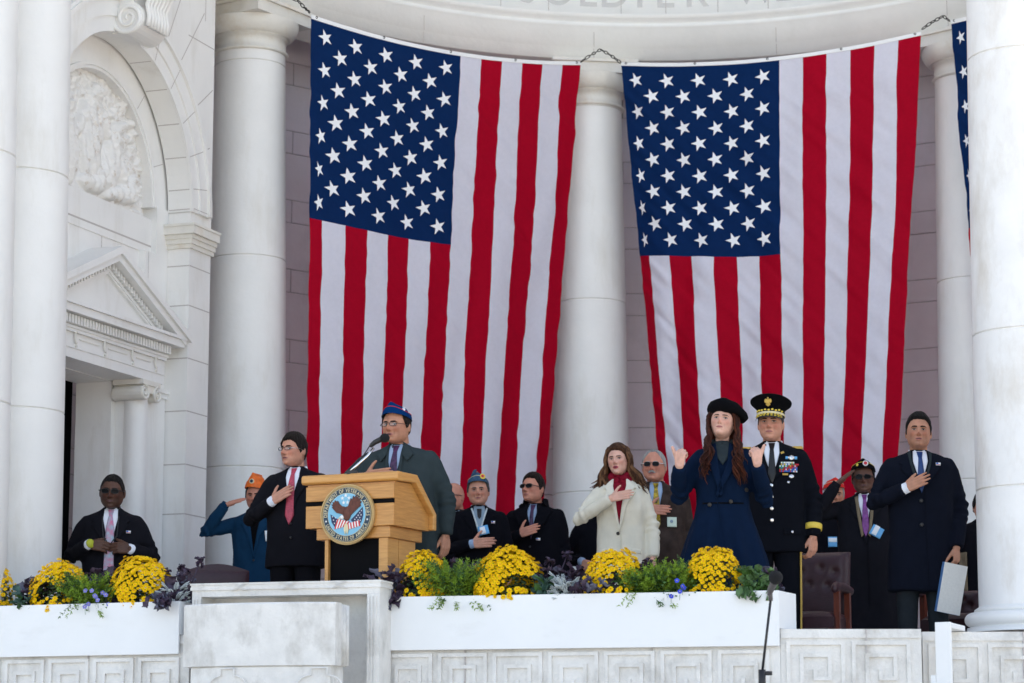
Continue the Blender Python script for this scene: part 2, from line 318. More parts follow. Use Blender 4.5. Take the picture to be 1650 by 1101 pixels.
# ---- entablature
t = empty('entablature', (AC[0], AC[1], 0), label='curved marble entablature with carved letters above the flags', cat='entablature')
r0 = AR-.31; a0, a1 = R(-12), R(192)
b = MB()
b.lathe([(r0+.62,5.942),(r0+.62,5.95),(r0+.02,5.945),(r0,5.95),(r0,6.055),(r0-.006,6.058),(r0-.006,6.062),(r0-.014,6.065),(r0-.014,6.21),(r0-.028,6.222),(r0-.028,6.24),(r0-.045,6.255),(r0-.05,6.28),(r0-.038,6.288),(r0-.038,6.30),(r0-.075,6.33),(r0-.085,6.36),(r0-.085,6.375),(r0-.02,6.385),(r0-.02,6.80)], n=120, a0=a0, a1=a1)
b.build('architrave', 'marble_frieze', t)
b = MB(); b.lathe([(r0-.02,6.80),(r0-.06,6.82),(r0-.1,6.86),(r0-.18,6.9),(r0-.2,7.0),(r0-.1,7.02),(r0-.1,7.2),(r0+.9,7.2),(r0+.9,7.0)], n=120, a0=a0, a1=a1); b.build('cornice', 'marble_frieze', t)
# joints as fine mortar lines
def arcstrip(z0, z1, r, th0, th1, n=60):
    V = []; b = MB()
    for i in range(n+1):
        th = th0+(th1-th0)*i/n
        for rr, z in ((r, z0),(r, z1)): V.append((rr*math.cos(th), rr*math.sin(th), z))
    b.add(V, [(2*i, 2*i+1, 2*i+3, 2*i+2) for i in range(n)]); b.build('joint', 'joint', t)
for deg in (97.2, 47, 147.2, 122, 72):
    for z0, z1, rr in ((5.952,6.054,r0-.002),(6.066,6.208,r0-.016)): arcstrip(z0, z1, rr, R(deg)-.0008, R(deg)+.0008, 1)
for deg in (93.4, 87.2, 103.6, 80, 73, 110.5, 117.5): arcstrip(6.39, 6.795, r0-.0225, R(deg)-.0008, R(deg)+.0008, 1)
# carved inscription, letter by letter round the curve
b = MB(); H = .30; zb = 6.462
def ang_u(u): # angle on circle whose image column is u
    best = min(np.linspace(R(40), R(140), 2001), key=lambda a: abs(825+FPX*((AC[0]+r0*math.cos(a))/(((AC[1]+r0*math.sin(a)))*math.cos(PITCH)+7.14*math.sin(PITCH)))-u)); return best
letters = [('S',848),('O',898),('L',948),('D',990),('I',1031),('E',1073),('R',1125)]
pitchang = (ang_u(948)-ang_u(1073))/3.0
seq = [(c, ang_u(u)) for c, u in letters]
x = ang_u(1125)
for i, c in enumerate(' WE DID NOT'):
    if c != ' ': seq.append((c, x-pitchang*1.12*(i+1)))
x = ang_u(848)
for i, c in enumerate('EHT DEMUSSA'[::1]):
    pass
for i, c in enumerate(reversed('ASSUMED THE ')):
    if c != ' ': seq.append((c, x+pitchang*1.1*(i+1)))
for c, a in seq:
    V, F, (xa, xb) = glyph(c); xm = (xa+xb)/2
    V3 = []
    for gx, gy in V:
        th = a - (gx-xm)*H*1.25/r0; V3.append(((r0-.0215)*math.cos(th), (r0-.0215)*math.sin(th), zb+gy*H*1.25))
    b = MB(); b.add(V3, F); b.build('carved_letter', 'letters', t)
# half dome over the apse and an unseen rear block added to shade the stage
t = empty('apse_dome', (AC[0], AC[1], 7.2), label='plain half dome closing the apse above the cornice', cat='dome')
b = MB(); b.lathe([(5.0*math.cos(q), 5.0*math.sin(q)*.85) for q in np.linspace(0, math.pi/2, 14)], n=48, a0=R(-12), a1=R(192))
b.lathe([(5.5*math.cos(q), 5.5*math.sin(q)*.9) for q in np.linspace(math.pi/2, 0, 14)], n=48, a0=R(-12), a1=R(192)); b.build('shell', 'marble', t)
b = MB(); b.box((-16,26,-2.29),(18,34,13)); b.box((-16,22.5,-2.29),(-6.5,26,9)); b.box((8,22.5,-2.29),(18,26,9)); tag(b.build('rear_sun_block', 'marble'), 'unseen plain block added behind the apse to keep the sun off', 'sun block')
# chains between column heads and flags
def chain(pts, name='flag_chain', label=''):
    pts = [np.array(p) for p in pts]; b = MB(); L = []
    for p, q in zip(pts[:-1], pts[1:]):
        n = max(1, int(np.linalg.norm(q-p)/.035))
        for i in range(n): L.append((p+(q-p)*i/n, p+(q-p)*(i+1)/n))
    for i, (p, q) in enumerate(L):
        d = (q-p); l = np.linalg.norm(d); d /= l; s = np.cross(d, [0,1,0] if i%2 else [0.3,.2,1]); s /= np.linalg.norm(s)
        c = (p+q)/2; ring = [c+d*math.cos(a)*l*.62+s*math.sin(a)*.012 for a in np.linspace(0, 2*math.pi, 9)]
        b.tube(ring, .0045, 5)
    o = b.build(name, 'iron'); return tag(o, label, 'chain', 'chains tying the flags to the column heads')
x, y = colang(97.17); hk = P(968, 80, 23.42)
chain([P(936,100,23.35), P(950,90,23.36), hk, P(985,90,23.36), P(1000,101,23.38)], label='dark iron chain looped over the head of the middle column')
chain([P(1486,47,22.5), P(1500,37,22.48), P(1520,26,22.45), P(1530,34,22.45)], label='dark iron chain on the head of the right column')
chain([P(462,-6,21.5), P(480,1,21.52), P(490,12,21.6), P(499,20,21.75)], label='dark iron chain at the corner of the left column head')
# ---------------------------------------------------------------- flags
def flag(name, label, TL, TR, BL, BR, L, sagz=.10, seed=0, amp=1.0):
    """vertical-hung flag: a runs across the top (13 stripes), b runs down its length"""
    TL, TR, BL, BR = map(np.array, (TL, TR, BL, BR)); t = empty(name, tuple(TL), 0, label=label, cat='flag', group='flags hung between the columns')
    ax = TR-TL; wd = np.linalg.norm(ax); nrm = np.cross(ax/wd, [0,0,1]); nrm /= np.linalg.norm(nrm)   # toward the viewer
    if nrm[1] > 0: nrm = -nrm
    rs = np.random.default_rng(seed)
    def surf(a, bb, off=0):
        a = np.atleast_1d(np.asarray(a, float)); bb = np.atleast_1d(np.asarray(bb, float))
        rp = np.clip(bb/.3, .25, 1); g0 = 1/13
        a = a - rp*.036*np.minimum(a/g0, 1)*(1-a)/(1-g0) + rp*.022*np.minimum((1-a)/g0, 1)*a/(1-g0)
        top = TL[None]+(TR-TL)[None]*a[:,None]; bot = BL[None]+(BR-BL)[None]*a[:,None]
        e = bb**1.15; p = top+(bot-top)*bb[:,None]; narrow = (a-.5)*0
        p[:,2] -= sagz*4*a*(1-a)*(1-bb*.6)
        # soft vertical drapes that grow downwards, and slanting creases
        X = np.stack([a*6.5, bb*1.1+a*1.2, np.full_like(a, seed)], 1); d = vn(X, seed)*.075*(.3+bb)
        X = np.stack([a*15+bb*5.5, bb*2.2-a*1.5, np.full_like(a, seed+3.)], 1); d += vn(X, seed+1)*.042*(.4+.6*bb)
        X = np.stack([a*11-bb*26, bb*3.5+a*5, np.full_like(a, seed+9.)], 1); d += vn(X, seed+2)*.020
        X = np.stack([a*30-bb*52, bb*8+a*5, np.full_like(a, seed+19.)], 1); d += vn(X, seed+2)*.013
        d += -.05*np.exp(-((a-0)/.05)**2)*(.3+bb)*1.0 - .05*np.exp(-((a-1)/.04)**2)*(.3+bb)
        d *= np.clip(.15+bb*12, 0, 1)*amp
        return p + nrm[None]*(d+off)[:,None] - TL[None]
    NA, NB = 13*9, 300; canb = .4
    A = np.linspace(0, 1, NA+1); nb1 = int(NB*canb)
    B = np.concatenate([np.linspace(0, canb, nb1+1), np.linspace(canb, 1, NB-nb1+1)[1:]])
    aa, bb = np.meshgrid(A, B); V = surf(aa.ravel(), bb.ravel()); F = []; fm = []
    for j in range(NB):
        for i in range(NA):
            q = j*(NA+1)+i; F.append((q+NA+1, q+NA+2, q+1, q)); s_ = i//9
            fm.append(2 if (s_ < 7 and j < nb1) else (0 if s_%2 == 0 else 1))
    mk('flag_cloth', V, F, ['flag_red','flag_white','flag_blue'], t, True, fm)
    cw = 7/13; sb = MB()
    for r_ in range(11):
        for c_ in range(9):
            if (r_+c_) % 2: continue
            ca = cw*(c_+1)/10; cb = canb*(r_+1)/12; R0 = .0616*.5*1.0
            pa, pb = [ca], [cb]
            for k in range(10):
                rr = (wd*.0275) if k%2 == 0 else wd*.0275*.39; th = math.pi+k*math.pi/5
                pa.append(ca+rr*math.cos(th)/wd); pb.append(cb+rr*math.sin(th)/L)
            sb.add(surf(np.array(pa), np.array(pb), .008), [(0, 1+(k+1)%10, 1+k) for k in range(10)], 0, True)
    sb.build('stars', 'star', t)
    A2 = np.linspace(0, 1, 80); hv = np.concatenate([surf(A2, A2*0, .0), surf(A2, A2*0, .0)]); hv[80:,2] += .022; hv[:80,2] -= .012
    hv2 = hv.copy()+nrm*.006; V = np.concatenate([hv2, hv-nrm*.004]); n = 80
    F = [(i, i+1, n+i+1, n+i) for i in range(79)]+[(2*n+i, 3*n+i, 3*n+i+1, 2*n+i+1) for i in range(79)]+[(i, 2*n+i, 2*n+i+1, i+1) for i in range(79)]+[(n+i, n+i+1, 3*n+i+1, 3*n+i) for i in range(79)]
    mk('heading_band', V, F, 'heading', t)
    for a in (.02,.26,.5,.74,.98):
        g = MB(); c = surf(a, 0., .008)[0]; c[2] += .012; g.tube([c+np.array([math.cos(q)*.009, 0, math.sin(q)*.009]) for q in np.linspace(0, 2*math.pi, 9)], .0035, 5); g.build('grommet', 'iron', t)
    return t
# flag 1
TL = P(501,28,21.75); TR = P(936,103,23.45); Lf = 4.62
def drop(TL, TR, ul, ur, vl, vr, Yl, Yr):
    return P(ul, vl, Yl), P(ur, vr, Yr)
BL, BR = drop(TL, TR, 494, 878, 850, 868, 21.85, 23.4)
flag('american_flag', 'left of the two full American flags, hung behind the man at the lectern', TL, TR, BL, BR, Lf, .11, 1, .62)
TL = P(1001,104,23.45); TR = P(1484,55,22.45); BL, BR = P(1072,890,23.35), P(1436,890,22.5)
flag('american_flag', 'right of the two full American flags, hung behind the beret woman and the officer', TL, TR, BL, BR, Lf, .10, 5)
TL = P(1533,37,22.35); TR = P(1880,-80,20.4); BL, BR = P(1592,880,22.3), P(1840,930,20.6)
flag('american_flag', 'third American flag, only its starred edge showing beside the right column', TL, TR, BL, BR, Lf, .05, 9)
# ---------------------------------------------------------------- door wall with arch (local: s along, z up, n outward)
A0 = P(305,430,20.9)[:2]; PH = R(70); DV = np.array([math.cos(PH), math.sin(PH)]); NV = np.array([math.sin(PH), -math.cos(PH)])
def W(s, n, z): q = A0+DV*s+NV*n; return (q[0], q[1], z)
def wbox(b, s0, s1, n0, n1, z0, z1, mi=0): return b.box((s0,-n1,z0),(s1,-n0,z1),mi,T=lambda s, nn, z: W(s,-nn,z))
t = empty('arch_wall', W(-1.17,0,0), label='marble wall with a big round arch over the doorway, left of the columns', cat='wall')
def rel(b): b.V = [(v[0]-t.location.x, v[1]-t.location.y, v[2]-t.location.z) for v in b.V]; return b
SCn, ZCn, RA = -1.175, 3.88, 1.165
b = MB()
# wall above / around the arch (front layer), thickness .2
def arcpt(th, r): return (SCn+r*math.cos(th), ZCn+r*math.sin(th))
N = 48; top = 7.4; sR, sL = .38, -3.1
def outer(th):
    c, s_ = math.cos(th), math.sin(th); k = min([x for x in [(sR-SCn)/c if c > 1e-6 else 9e9, (sL-SCn)/c if c < -1e-6 else 9e9, (top-ZCn)/s_ if s_ > 1e-6 else 9e9]]); return (SCn+k*c, ZCn+k*s_)
V = []; F = []
ths = sorted(set(list(np.linspace(0, math.pi, N+1))+[math.atan2(top-ZCn, sR-SCn), math.atan2(top-ZCn, sL-SCn)])); N = len(ths)-1
for th in ths:
    i_, o_ = arcpt(th, RA), outer(th)
    V += [W(i_[0],0,i_[1]), W(o_[0],0,o_[1]), W(i_[0],-.2,i_[1]), W(o_[0],-.2,o_[1])]
for k in range(N):
    a = k*4; F += [(a, a+1, a+5, a+4), (a, a+4, a+6, a+2), (a+2, a+6, a+7, a+3), (a+1, a+3, a+7, a+5)]
b.add(V, F)
wbox(b, 0, .38, -.2, 0, 0, 3.575); wbox(b, 0, .38, -.2, 0, 3.77, ZCn); wbox(b, -3.1, SCn-RA, -.2, 0, -.33, ZCn)
b_w = b
rel(b).build('arch_face', 'marble', t)
# archivolt mouldings: rings proud of the face
b = MB()
def ring(b, r1, r2, n1, n2, th0=0, th1=math.pi, sc=SCn, zc=ZCn, K=48, mi=0, drop=0):
    V = []
    for k in range(K+1):
        th = th0+(th1-th0)*k/K
        for r_, nn in ((r1,n1),(r1,n2),(r2,n2),(r2,n1)): V.append(W(sc+r_*math.cos(th), nn, zc+r_*math.sin(th)))
    b.add(V, [(k*4+q, k*4+(q+1)%4, (k+1)*4+(q+1)%4, (k+1)*4+q) for k in range(K) for q in range(4)] + [(0,1,2,3), tuple(K*4+q for q in (3,2,1,0))], mi)
ring(b, RA+.002, RA+.12, .001, .02); ring(b, RA+.12, RA+.25, .001, .035); ring(b, RA+.25, RA+.29, .001, .06); ring(b, RA+.29, RA+.32, .001, .045)
rel(b).build('archivolt', 'marble', t)
# recessed layer behind the arch with the door surround
b = MB(); n1 = -.2
ring(b, .955, RA+.06, n1-.15, n1-.02)      # broad plain band
ring(b, .93, .955, n1-.15, n1+.0); ring(b, .905, .93, n1-.15, n1-.012)
wbox(b, -2.4, 0.1, -.6, n1-.05, 3.5, 3.79); wbox(b, -2.4, .1, -.6, n1-.13, 3.79, 5.3)
wbox(b, -.385, .1, -.6, n1-.001, -.33, 3.5); wbox(b, -.2, .1, -.6, n1-.001, 3.5, 3.9); wbox(b, -2.5, -1.96, -.6, n1-.001, -.33, 3.5); wbox(b, -1.96, -.385, -.6, n1-.06, 2.9, 3.5)
rel(b).build('recess_wall', 'marble', t)
# relief panel (height field)
Ns, Nz = 170, 150; sm, zm = .915, .93; S, Z = np.meshgrid(np.linspace(-sm, sm, Ns), np.linspace(-.075, zm, Nz)); s = S.ravel(); z = Z.ravel()
h = np.zeros_like(s)
def bump(cs, cz, rs_, rz, a, rot=0, p=2.0):
    global h
    ds, dz = s-cs, z-cz; x = (ds*math.cos(rot)+dz*math.sin(rot))/rs_; y = (-ds*math.sin(rot)+dz*math.cos(rot))/rz
    q = np.clip(1-(x*x+y*y), 0, 1)**.5; h = np.maximum(h, a*q)
for cs, cz, rs_, rz, a, ro in [(.0,.38,.17,.42,.12,.05),(.02,.74,.07,.085,.13,0),(.17,.55,.06,.22,.10,.6),(-.15,.5,.06,.25,.10,-.5),(.33,.26,.15,.33,.11,-.2),(.38,.53,.062,.075,.12,0),(.5,.22,.07,.2,.09,.7),(.2,.1,.16,.13,.12,.3),
    (.62,.06,.16,.10,.10,.2),(.72,.12,.09,.12,.08,-.5),(-.35,.26,.15,.33,.11,.2),(-.4,.53,.06,.075,.12,0),(-.62,.08,.16,.10,.1,-.2),(.5,.02,.14,.07,.10,0),(.05,.02,.2,.08,.12,0),(.32,-.01,.12,.06,.12,.2)]: bump(cs,cz,rs_,rz,a,ro)
q3 = np.stack([s*9, z*5, s*0+1], 1); fig = h > .01
h += np.where(fig, .028*np.sin(s*60+z*14+3*vn(q3*.6))*.6, 0)
q4 = np.stack([s*16, z*16, s*0+2], 1); q5 = np.stack([s*34, z*34, s*0+4], 1)
rim = np.clip((np.sqrt(s*s+z*z)-.45)/.4, 0, 1)
h += .034*np.abs(vn(q4))*(.4+rim)+.024*np.abs(vn(q5))*(.35+rim) ; foliage = np.clip(vn(q4+3)*2.2, 0, 1)*np.clip((s-.15)*4, 0, 1)*np.clip((z-.3)*4, 0, 1); h += .06*foliage
rr = np.sqrt((s/.91)**2+(np.maximum(z,0)/.91)**2); h = np.where(rr > 1, 0, h)
V = [W(SCn+a_, n1-.115+hh*.7, ZCn+c_) for a_, c_, hh in zip(s, z, h)]
F = [(j*Ns+i, j*Ns+i+1, (j+1)*Ns+i+1, (j+1)*Ns+i) for j in range(Nz-1) for i in range(Ns-1) if rr[j*Ns+i] < 1.01]
b = MB(); b.add(V, F, 0, True); rel(b).build('relief_panel', 'marble_relief', t)
# pier capital band at the springing
b = MB()
for z0, z1, e in ((3.575,3.61,.02),(3.61,3.65,.035),(3.65,3.685,.05),(3.685,3.75,.075),(3.75,3.77,.085)):
    wbox(b, -e, .40, -.2-.001, e, z0, z1)
rel(b).build('pier_capital', 'marble_capital', t)
# mortar joints on pier, arch and spandrel
b = MB()
def jl(s0, z0, s1, z1, nn, wdt=.009):
    d = np.array([s1-s0, z1-z0]); d /= np.linalg.norm(d); q = np.array([-d[1], d[0]])*wdt/2
    b.add([W(s0-q[0],nn,z0-q[1]), W(s1-q[0],nn,z1-q[1]), W(s1+q[0],nn,z1+q[1]), W(s0+q[0],nn,z0+q[1])], [(0,1,2,3)])
for v in (428, 492, 577, 662, 748, 828):
    z = zv(v, 20.9); jl(0.001, z, .375, z, .0015)
    b.add([W(-.0015,0,z-.0045), W(-.0015,-.2,z-.0045), W(-.0015,-.2,z+.0045), W(-.0015,0,z+.0045)], [(0,1,2,3)])
    if v in (577,662,748,828): jl(-.385, z, 0, z, n1+.001)
for th in (R(1), R(9), R(22), R(36), R(52), R(68)):
    jl(*arcpt(th, RA+.001), *arcpt(th, RA+.30), .047 if False else .0362, .007)
    V = [W(*[(arcpt(th+e, RA-.0015)[0]), nn, arcpt(th+e, RA-.0015)[1]]) for e, nn in ((-.0035,0),(.0035,0),(.0035,-.19),(-.0035,-.19))]; b.add(V, [(0,1,2,3)])
for th, r1, r2 in ((R(9),1.49,1.55),(R(22),1.49,1.62),(R(36),1.49,1.9),(R(52),1.49,2.2),(R(62),1.49,2.4)): jl(*arcpt(th, r1), *arcpt(th, r2), .0015)
jl(.2, 5.55, .2, 6.8, .0015); jl(-.1, 5.35, .37, 5.35, .0015)
jl(-1.9, 3.565, -.13, 3.565, n1-.0485, .014); jl(-1.0,3.0,-1.0,3.5,n1-.058); jl(-.33,0.,-.33,3.5,n1+.001,.006)
for th in (R(20), R(50)): jl(*arcpt(th,.96), *arcpt(th,1.16), n1-.0185, .006)
rel(b).build('mortar_joints', 'joint', t)
# keystone console with volute
b = MB()
def spiral(cs, cz, r, nn, turns=2.4, dirn=1, wd=.03, th0=0):
    pts = [W(cs+dirn*r*(1-q)*math.cos(th0+q*turns*2*math.pi), nn, cz+r*(1-q)*math.sin(th0+q*turns*2*math.pi)) for q in np.linspace(0, .93, 60)]
    b.tube(pts, [wd*(1-.6*q) for q in np.linspace(0,1,60)], 8)
kc = SCn+.0
for q, (e, n_, z0, z1) in enumerate(((.17,.16,5.02,5.36),(.20,.24,5.36,5.62),(.23,.34,5.62,6.3))): wbox(b, kc-e, kc+e, -.02, n_, z0, z1)
for side in (-1, 1):
    V1 = []
    for zc_, nc_, rr_ in ((5.13,.13,.13),(5.62,.30,.2)):
        # volute scroll seen on the cheek of the console: cylinder across s
        for q in range(1): pass
        pts = []
        for k in np.linspace(0, .93, 60):
            a = k*2.3*2*math.pi+math.pi; rad = rr_*(1-k); pts.append(W(kc+side*.20, nc_+rad*math.cos(a), zc_+rad*math.sin(a)))
        b.tube(pts, [.02*(1-.5*k) for k in np.linspace(0,1,60)], 8)
for zc_, nc_, rr_, e in ((5.13,.13,.13,.195),(5.62,.30,.17,.215)):
    pts = []; K = 24
    V = [W(kc+sg*e, nc_+rr_*math.cos(2*math.pi*k/K), zc_+rr_*math.sin(2*math.pi*k/K)) for sg in (-1,1) for k in range(K)]
    b.add(V, [(k, (k+1)%K, K+(k+1)%K, K+k) for k in range(K)]+[tuple(range(K-1,-1,-1)), tuple(range(K,2*K))], 0)
for k in range(7):
    s_ = kc-.15+k*.05; b.tube([W(s_,.28,5.06),W(s_,.29,5.14),W(s_,.27,5.24),W(s_,.33,5.36),W(s_,.44,5.46),W(s_,.5,5.6),W(s_,.5,5.75)], .02, 8)
rel(b).build('keystone_console', 'marble', t)
# ---- door surround
t2 = t; t = empty('doorway', W(-1.17,-.3,-.33), label='pedimented doorway with a small scrolled column, at the left behind the big column', cat='door')
b = MB(); 
wbox(b, -.46, -.385, -.72, -.26, -.33, 2.47); wbox(b, -1.96, -1.885, -.72, -.26, -.33, 2.47)   # narrow surround
b2 = MB(); wbox(b, -1.96, -.44, -.85, -.40, 2.47, 2.9)
wbox(b, -.52, -.46, -.72, -.40, -.33, 2.42); wbox(b, -1.885, -1.83, -.72, -.40, -.33, 2.42); wbox(b, -1.83, -.52, -.72, -.41, 2.42, 2.468)
rel(b).build('door_frame', 'marble', t)
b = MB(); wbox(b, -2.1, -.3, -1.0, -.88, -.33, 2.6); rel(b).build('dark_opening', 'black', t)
b = MB()
for s0, s1 in ((-2.17,-.185),):
    wbox(b, s0, s1, -.45, -.12, 2.425, 2.50); wbox(b, s0-.008, s1+.008, -.45, -.112, 2.50, 2.535); wbox(b, s0, s1, -.45, -.125, 2.535, 2.62); wbox(b, s0-.02, s1+.02, -.45, -.10, 2.62, 2.645); wbox(b, s0-.03, s1+.03, -.45, -.09, 2.645, 2.665)
    wbox(b, s0+.0, s1-.0, -.45, -.11, 2.665, 2.74)
rel(b).build('entablature_block', 'marble', t)
b = MB()
k = -2.14
while k < -.19: wbox(b, k, k+.024, -.11, -.055, 2.672, 2.735); k += .045
rel(b).build('dentils', 'marble', t)
b = MB(); wbox(b, -2.33, -.03, -.45, -.01, 2.741, 2.80); wbox(b, -2.35, -.01, -.45, .01, 2.80, 2.825)
ap = 3.335; sa = -1.18; tip = -.01
def rake(dz0, dz1, n0, n1_, tipx, endx=0):
    for sg in (-1, 1):
        s0 = sa; s1 = sa+sg*(tip-sa+tipx)
        zz = lambda s_: ap-(ap-2.835)*abs(s_-sa)/(tip-sa)
        V = [W(s0,n0,zz(s0)-dz0), W(s1,n0,zz(s1)-dz0), W(s1,n0,zz(s1)-dz1), W(s0,n0,zz(s0)-dz1), W(s0,n1_,zz(s0)-dz0), W(s1,n1_,zz(s1)-dz0), W(s1,n1_,zz(s1)-dz1), W(s0,n1_,zz(s0)-dz1)]
        b.add(V, [(0,1,2,3),(7,6,5,4),(0,4,5,1),(1,5,6,2),(2,6,7,3),(3,7,4,0)])
rake(-.03,.03,-.45,.03,.03); rake(.03,.085,-.45,.005,-.02)
rel(b).build('pediment_cornice', 'marble', t)
b = MB(); rake(.14,.165,-.4,-.085,-.23); rake(.165,.18,-.4,-.095,-.27)
V = [W(-2.0,-.12,2.826), W(-.36,-.12,2.826), W(sa,-.12,3.2), W(-2.0,-.3,2.826), W(-.36,-.3,2.826), W(sa,-.3,3.2)]; b.add(V, [(0,1,2),(5,4,3),(0,3,4,1),(1,4,5,2),(2,5,3,0)])
k = 0
for sg in (-1,1):
    s_ = .03
    while s_ < .86:
        sx = sa+sg*s_; zz = ap-(ap-2.835)*s_/(tip-sa); wbox(b, sx-.011, sx+.011, -.12, -.06, zz-.135, zz-.09); s_ += .043
rel(b).build('pediment_tympanum', 'marble', t)
# frieze details
b = MB()
for s_ in (-1.62,-1.17,-.72,-.33):
    b.tube([W(s_+.02*math.cos(a), -.105, 2.585+.045*math.sin(a)) for a in np.linspace(R(60), R(300), 12)], .008, 6)
    b.ball(W(s_,-.11,2.52), (.016,.016,.014), 8)
for s0, s1 in ((-1.55,-1.24),(-1.1,-.79),(-.65,-.40)): wbox(b, s0, s1, -.12, -.118+.002, 2.575, 2.583)
rel(b).build('frieze_ornament', 'marble_capital', t)
# little ionic column
b = MB(); cs, cn = -.40, -.245; V = []
pr = [(.125,-.33),(.125,-.25),(.108,-.22),(.105,0)]+[(.105-.012*q**1.5, 2.3*q) for q in np.linspace(.1,1,10)]
c3 = W(cs, cn, 0); b.lathe([(r_, z_) for r_, z_ in pr], c=c3, n=32); rel(b).build('small_column_shaft', 'marble', t)
b = MB(); wbox(b, cs-.15, cs+.15, cn-.13, cn+.14, 2.385, 2.424)
for sg in (-1,1):
    for fr in (1,-1):
        pts = []
        for k in np.linspace(0,.92,50):
            a = k*2*2*math.pi+math.pi/2; rad = .065*(1-k); pts.append(W(cs+sg*(.105+rad*math.cos(a)*1), cn+fr*.135, 2.32+rad*math.sin(a)))
        b.tube(pts, [.014*(1-.4*k) for k in np.linspace(0,1,50)], 6)
    K = 16; V = [W(cs+sg*.105+.058*math.cos(2*math.pi*k/K), cn+e, 2.32+.058*math.sin(2*math.pi*k/K)) for e in (-.13,.13) for k in range(K)]
    b.add(V, [(k, (k+1)%K, K+(k+1)%K, K+k) for k in range(K)]+[tuple(range(K-1,-1,-1)), tuple(range(K,2*K))])
wbox(b, cs-.105, cs+.105, cn-.125, cn+.13, 2.325, 2.384); rel(b).build('small_column_capital', 'marble_capital', t)
b = MB(); wbox(b, -.385+.07, -.02, -.199, -.185, -.3, 2.33); wbox(b, -.34, -.0, -.199, -.17, 2.33, 2.37); wbox(b, -.35, .0, -.199, -.155, 2.37, 2.40); rel(b).build('pilaster', 'marble', t)
# ================================================================ PARAPET, ROSTRUM, FLOWER BOXES
ZP = .2
def poly_T(a, bq):   # frame along a horizontal segment a->b : s along, o outward (towards viewer)
    a, bq = np.array(a[:2]), np.array(bq[:2]); d = (bq-a); l = np.linalg.norm(d); d /= l; o = np.array([d[1], -d[0]])
    return (lambda s, off, z: (a[0]+d[0]*s+o[0]*off, a[1]+d[1]*s+o[1]*off, z)), l
def tb(b, T, s0, s1, o0, o1, z0, z1, mi=0): return b.box((s0,-o1,z0),(s1,-o0,z1),mi,T=lambda s,o,z: T(s,-o,z))
def key_strip(b, T, s0, s1, zt, hgt, unit, proud=.018, flip=False):
    n = max(1, round((s1-s0)/unit)); u = (s1-s0)/n; wd = .0115; g0 = .04
    for k in range(n):
        x0 = s0+k*u+.014; wU = u-.028; shapes = []
        for m_ in (0,):
            path = [(0,0),(0,1),(.90,1),(.90,.20),(.22,.20),(.22,.80),(.68,.80),(.68,.42),(.44,.42),(.44,.6)]
        if flip: path = [(1-a, c) for a, c in path]
        pts = [(x0+a*wU, zt-hgt+c*hgt) for a, c in path]
        tb(b, T, x0+wd+.001, x0+u-wd-.015, .0005, proud, zt-hgt-wd, zt-hgt+wd)
        pts[0] = (pts[0][0], pts[0][1])
        for dx in (0, ):
            for i in range(len(pts)-1):
                (xa, za), (xb, zb_) = pts[i], pts[i+1]; lo = [min(xa,xb), min(za,zb_)]; hi = [max(xa,xb), max(za,zb_)]
                if abs(xa-xb) > abs(za-zb_): sgn = 1 if xb > xa else -1; A_, B_ = xa-sgn*wd, xb-sgn*wd; tb(b, T, min(A_,B_), max(A_,B_), .0005, proud, za-wd, za+wd)
                else: sgn = 1 if zb_ > za else -1; A_, B_ = za-sgn*wd, zb_-sgn*wd; tb(b, T, xa-wd, xa+wd, .0005, proud, min(A_,B_), max(A_,B_))
def parapet(pa, pb, label, z=ZP, depth=.42, z0=-2.29, joints=(), s_in=(0,0), key=True, kt=.085):
    T, l = poly_T(pa, pb); t = empty('parapet', T(0,0,z0), label=label, cat='parapet', group='carved parapet round the stage')
    ox = t.location; G = lambda s, o, z_: tuple(np.array(T(s,o,z_))-np.array(ox))
    b = MB(); tb(b, G, 0, l, -depth, 0, z0, z-.055); tb(b, G, -.0, l, -depth, .012, z-.055, z-.03); tb(b, G, 0, l, -depth, .002, z-.03, z); b.build('wall_body', 'marble_weathered', t)
    if key:
        b = MB(); key_strip(b, G, .03, l-.03, z-kt, .37, .34); 
        tb(b, G, 0, l, .0005, .024, z-.57, z-.535); tb(b, G, 0, l, .0005, .03, z-.72, z-.57); b.build('key_carving', 'marble_weathered', t)
    for j in joints:
        b = MB(); tb(b, G, j-.004, j+.004, .0005, .0135, -.6, z-.001); b.build('joint_line', 'joint', t)
    return t, G, l
SD = np.array(P(1280,957,16.2)[:2])-np.array(P(1254,951,15.9)[:2])   # direction back along the box side
FRr = P(1254,951.3,15.9); FRl = P(609,960.6,16.52)
FLl = P(-70,984,17.2); FLr = P(289,970.4,16.6)
def off(p, q, d):   # shift segment p->q outwards by -d (towards the back)
    T, l = poly_T(p, q); return T(0,-d,0), T(l,-d,0)
a_, b_ = off(FRl, P(1254,951.3,15.9), .045)
p1 = P(1484,1016,15.93)
parapet(a_, b_, 'middle stretch of carved parapet under the long flower box', joints=(.56, 1.75), kt=.135)
parapet((b_[0]+.002,b_[1],0), p1, 'carved parapet between the long flower box and the white bracket', joints=(.52,))
q0 = P(1486,1017,16.17); q1 = P(1790,1017,16.17)
parapet(q0, q1, 'carved parapet under the broad right column', z=ZP-.004, joints=(.155,.62), depth=1.3)
a_, b_ = off(FLl, (FLr[0]+.05, FLr[1]-.025, 0), .045)
parapet(a_, b_, 'carved parapet under the left flower box', joints=(.98,), kt=.15)
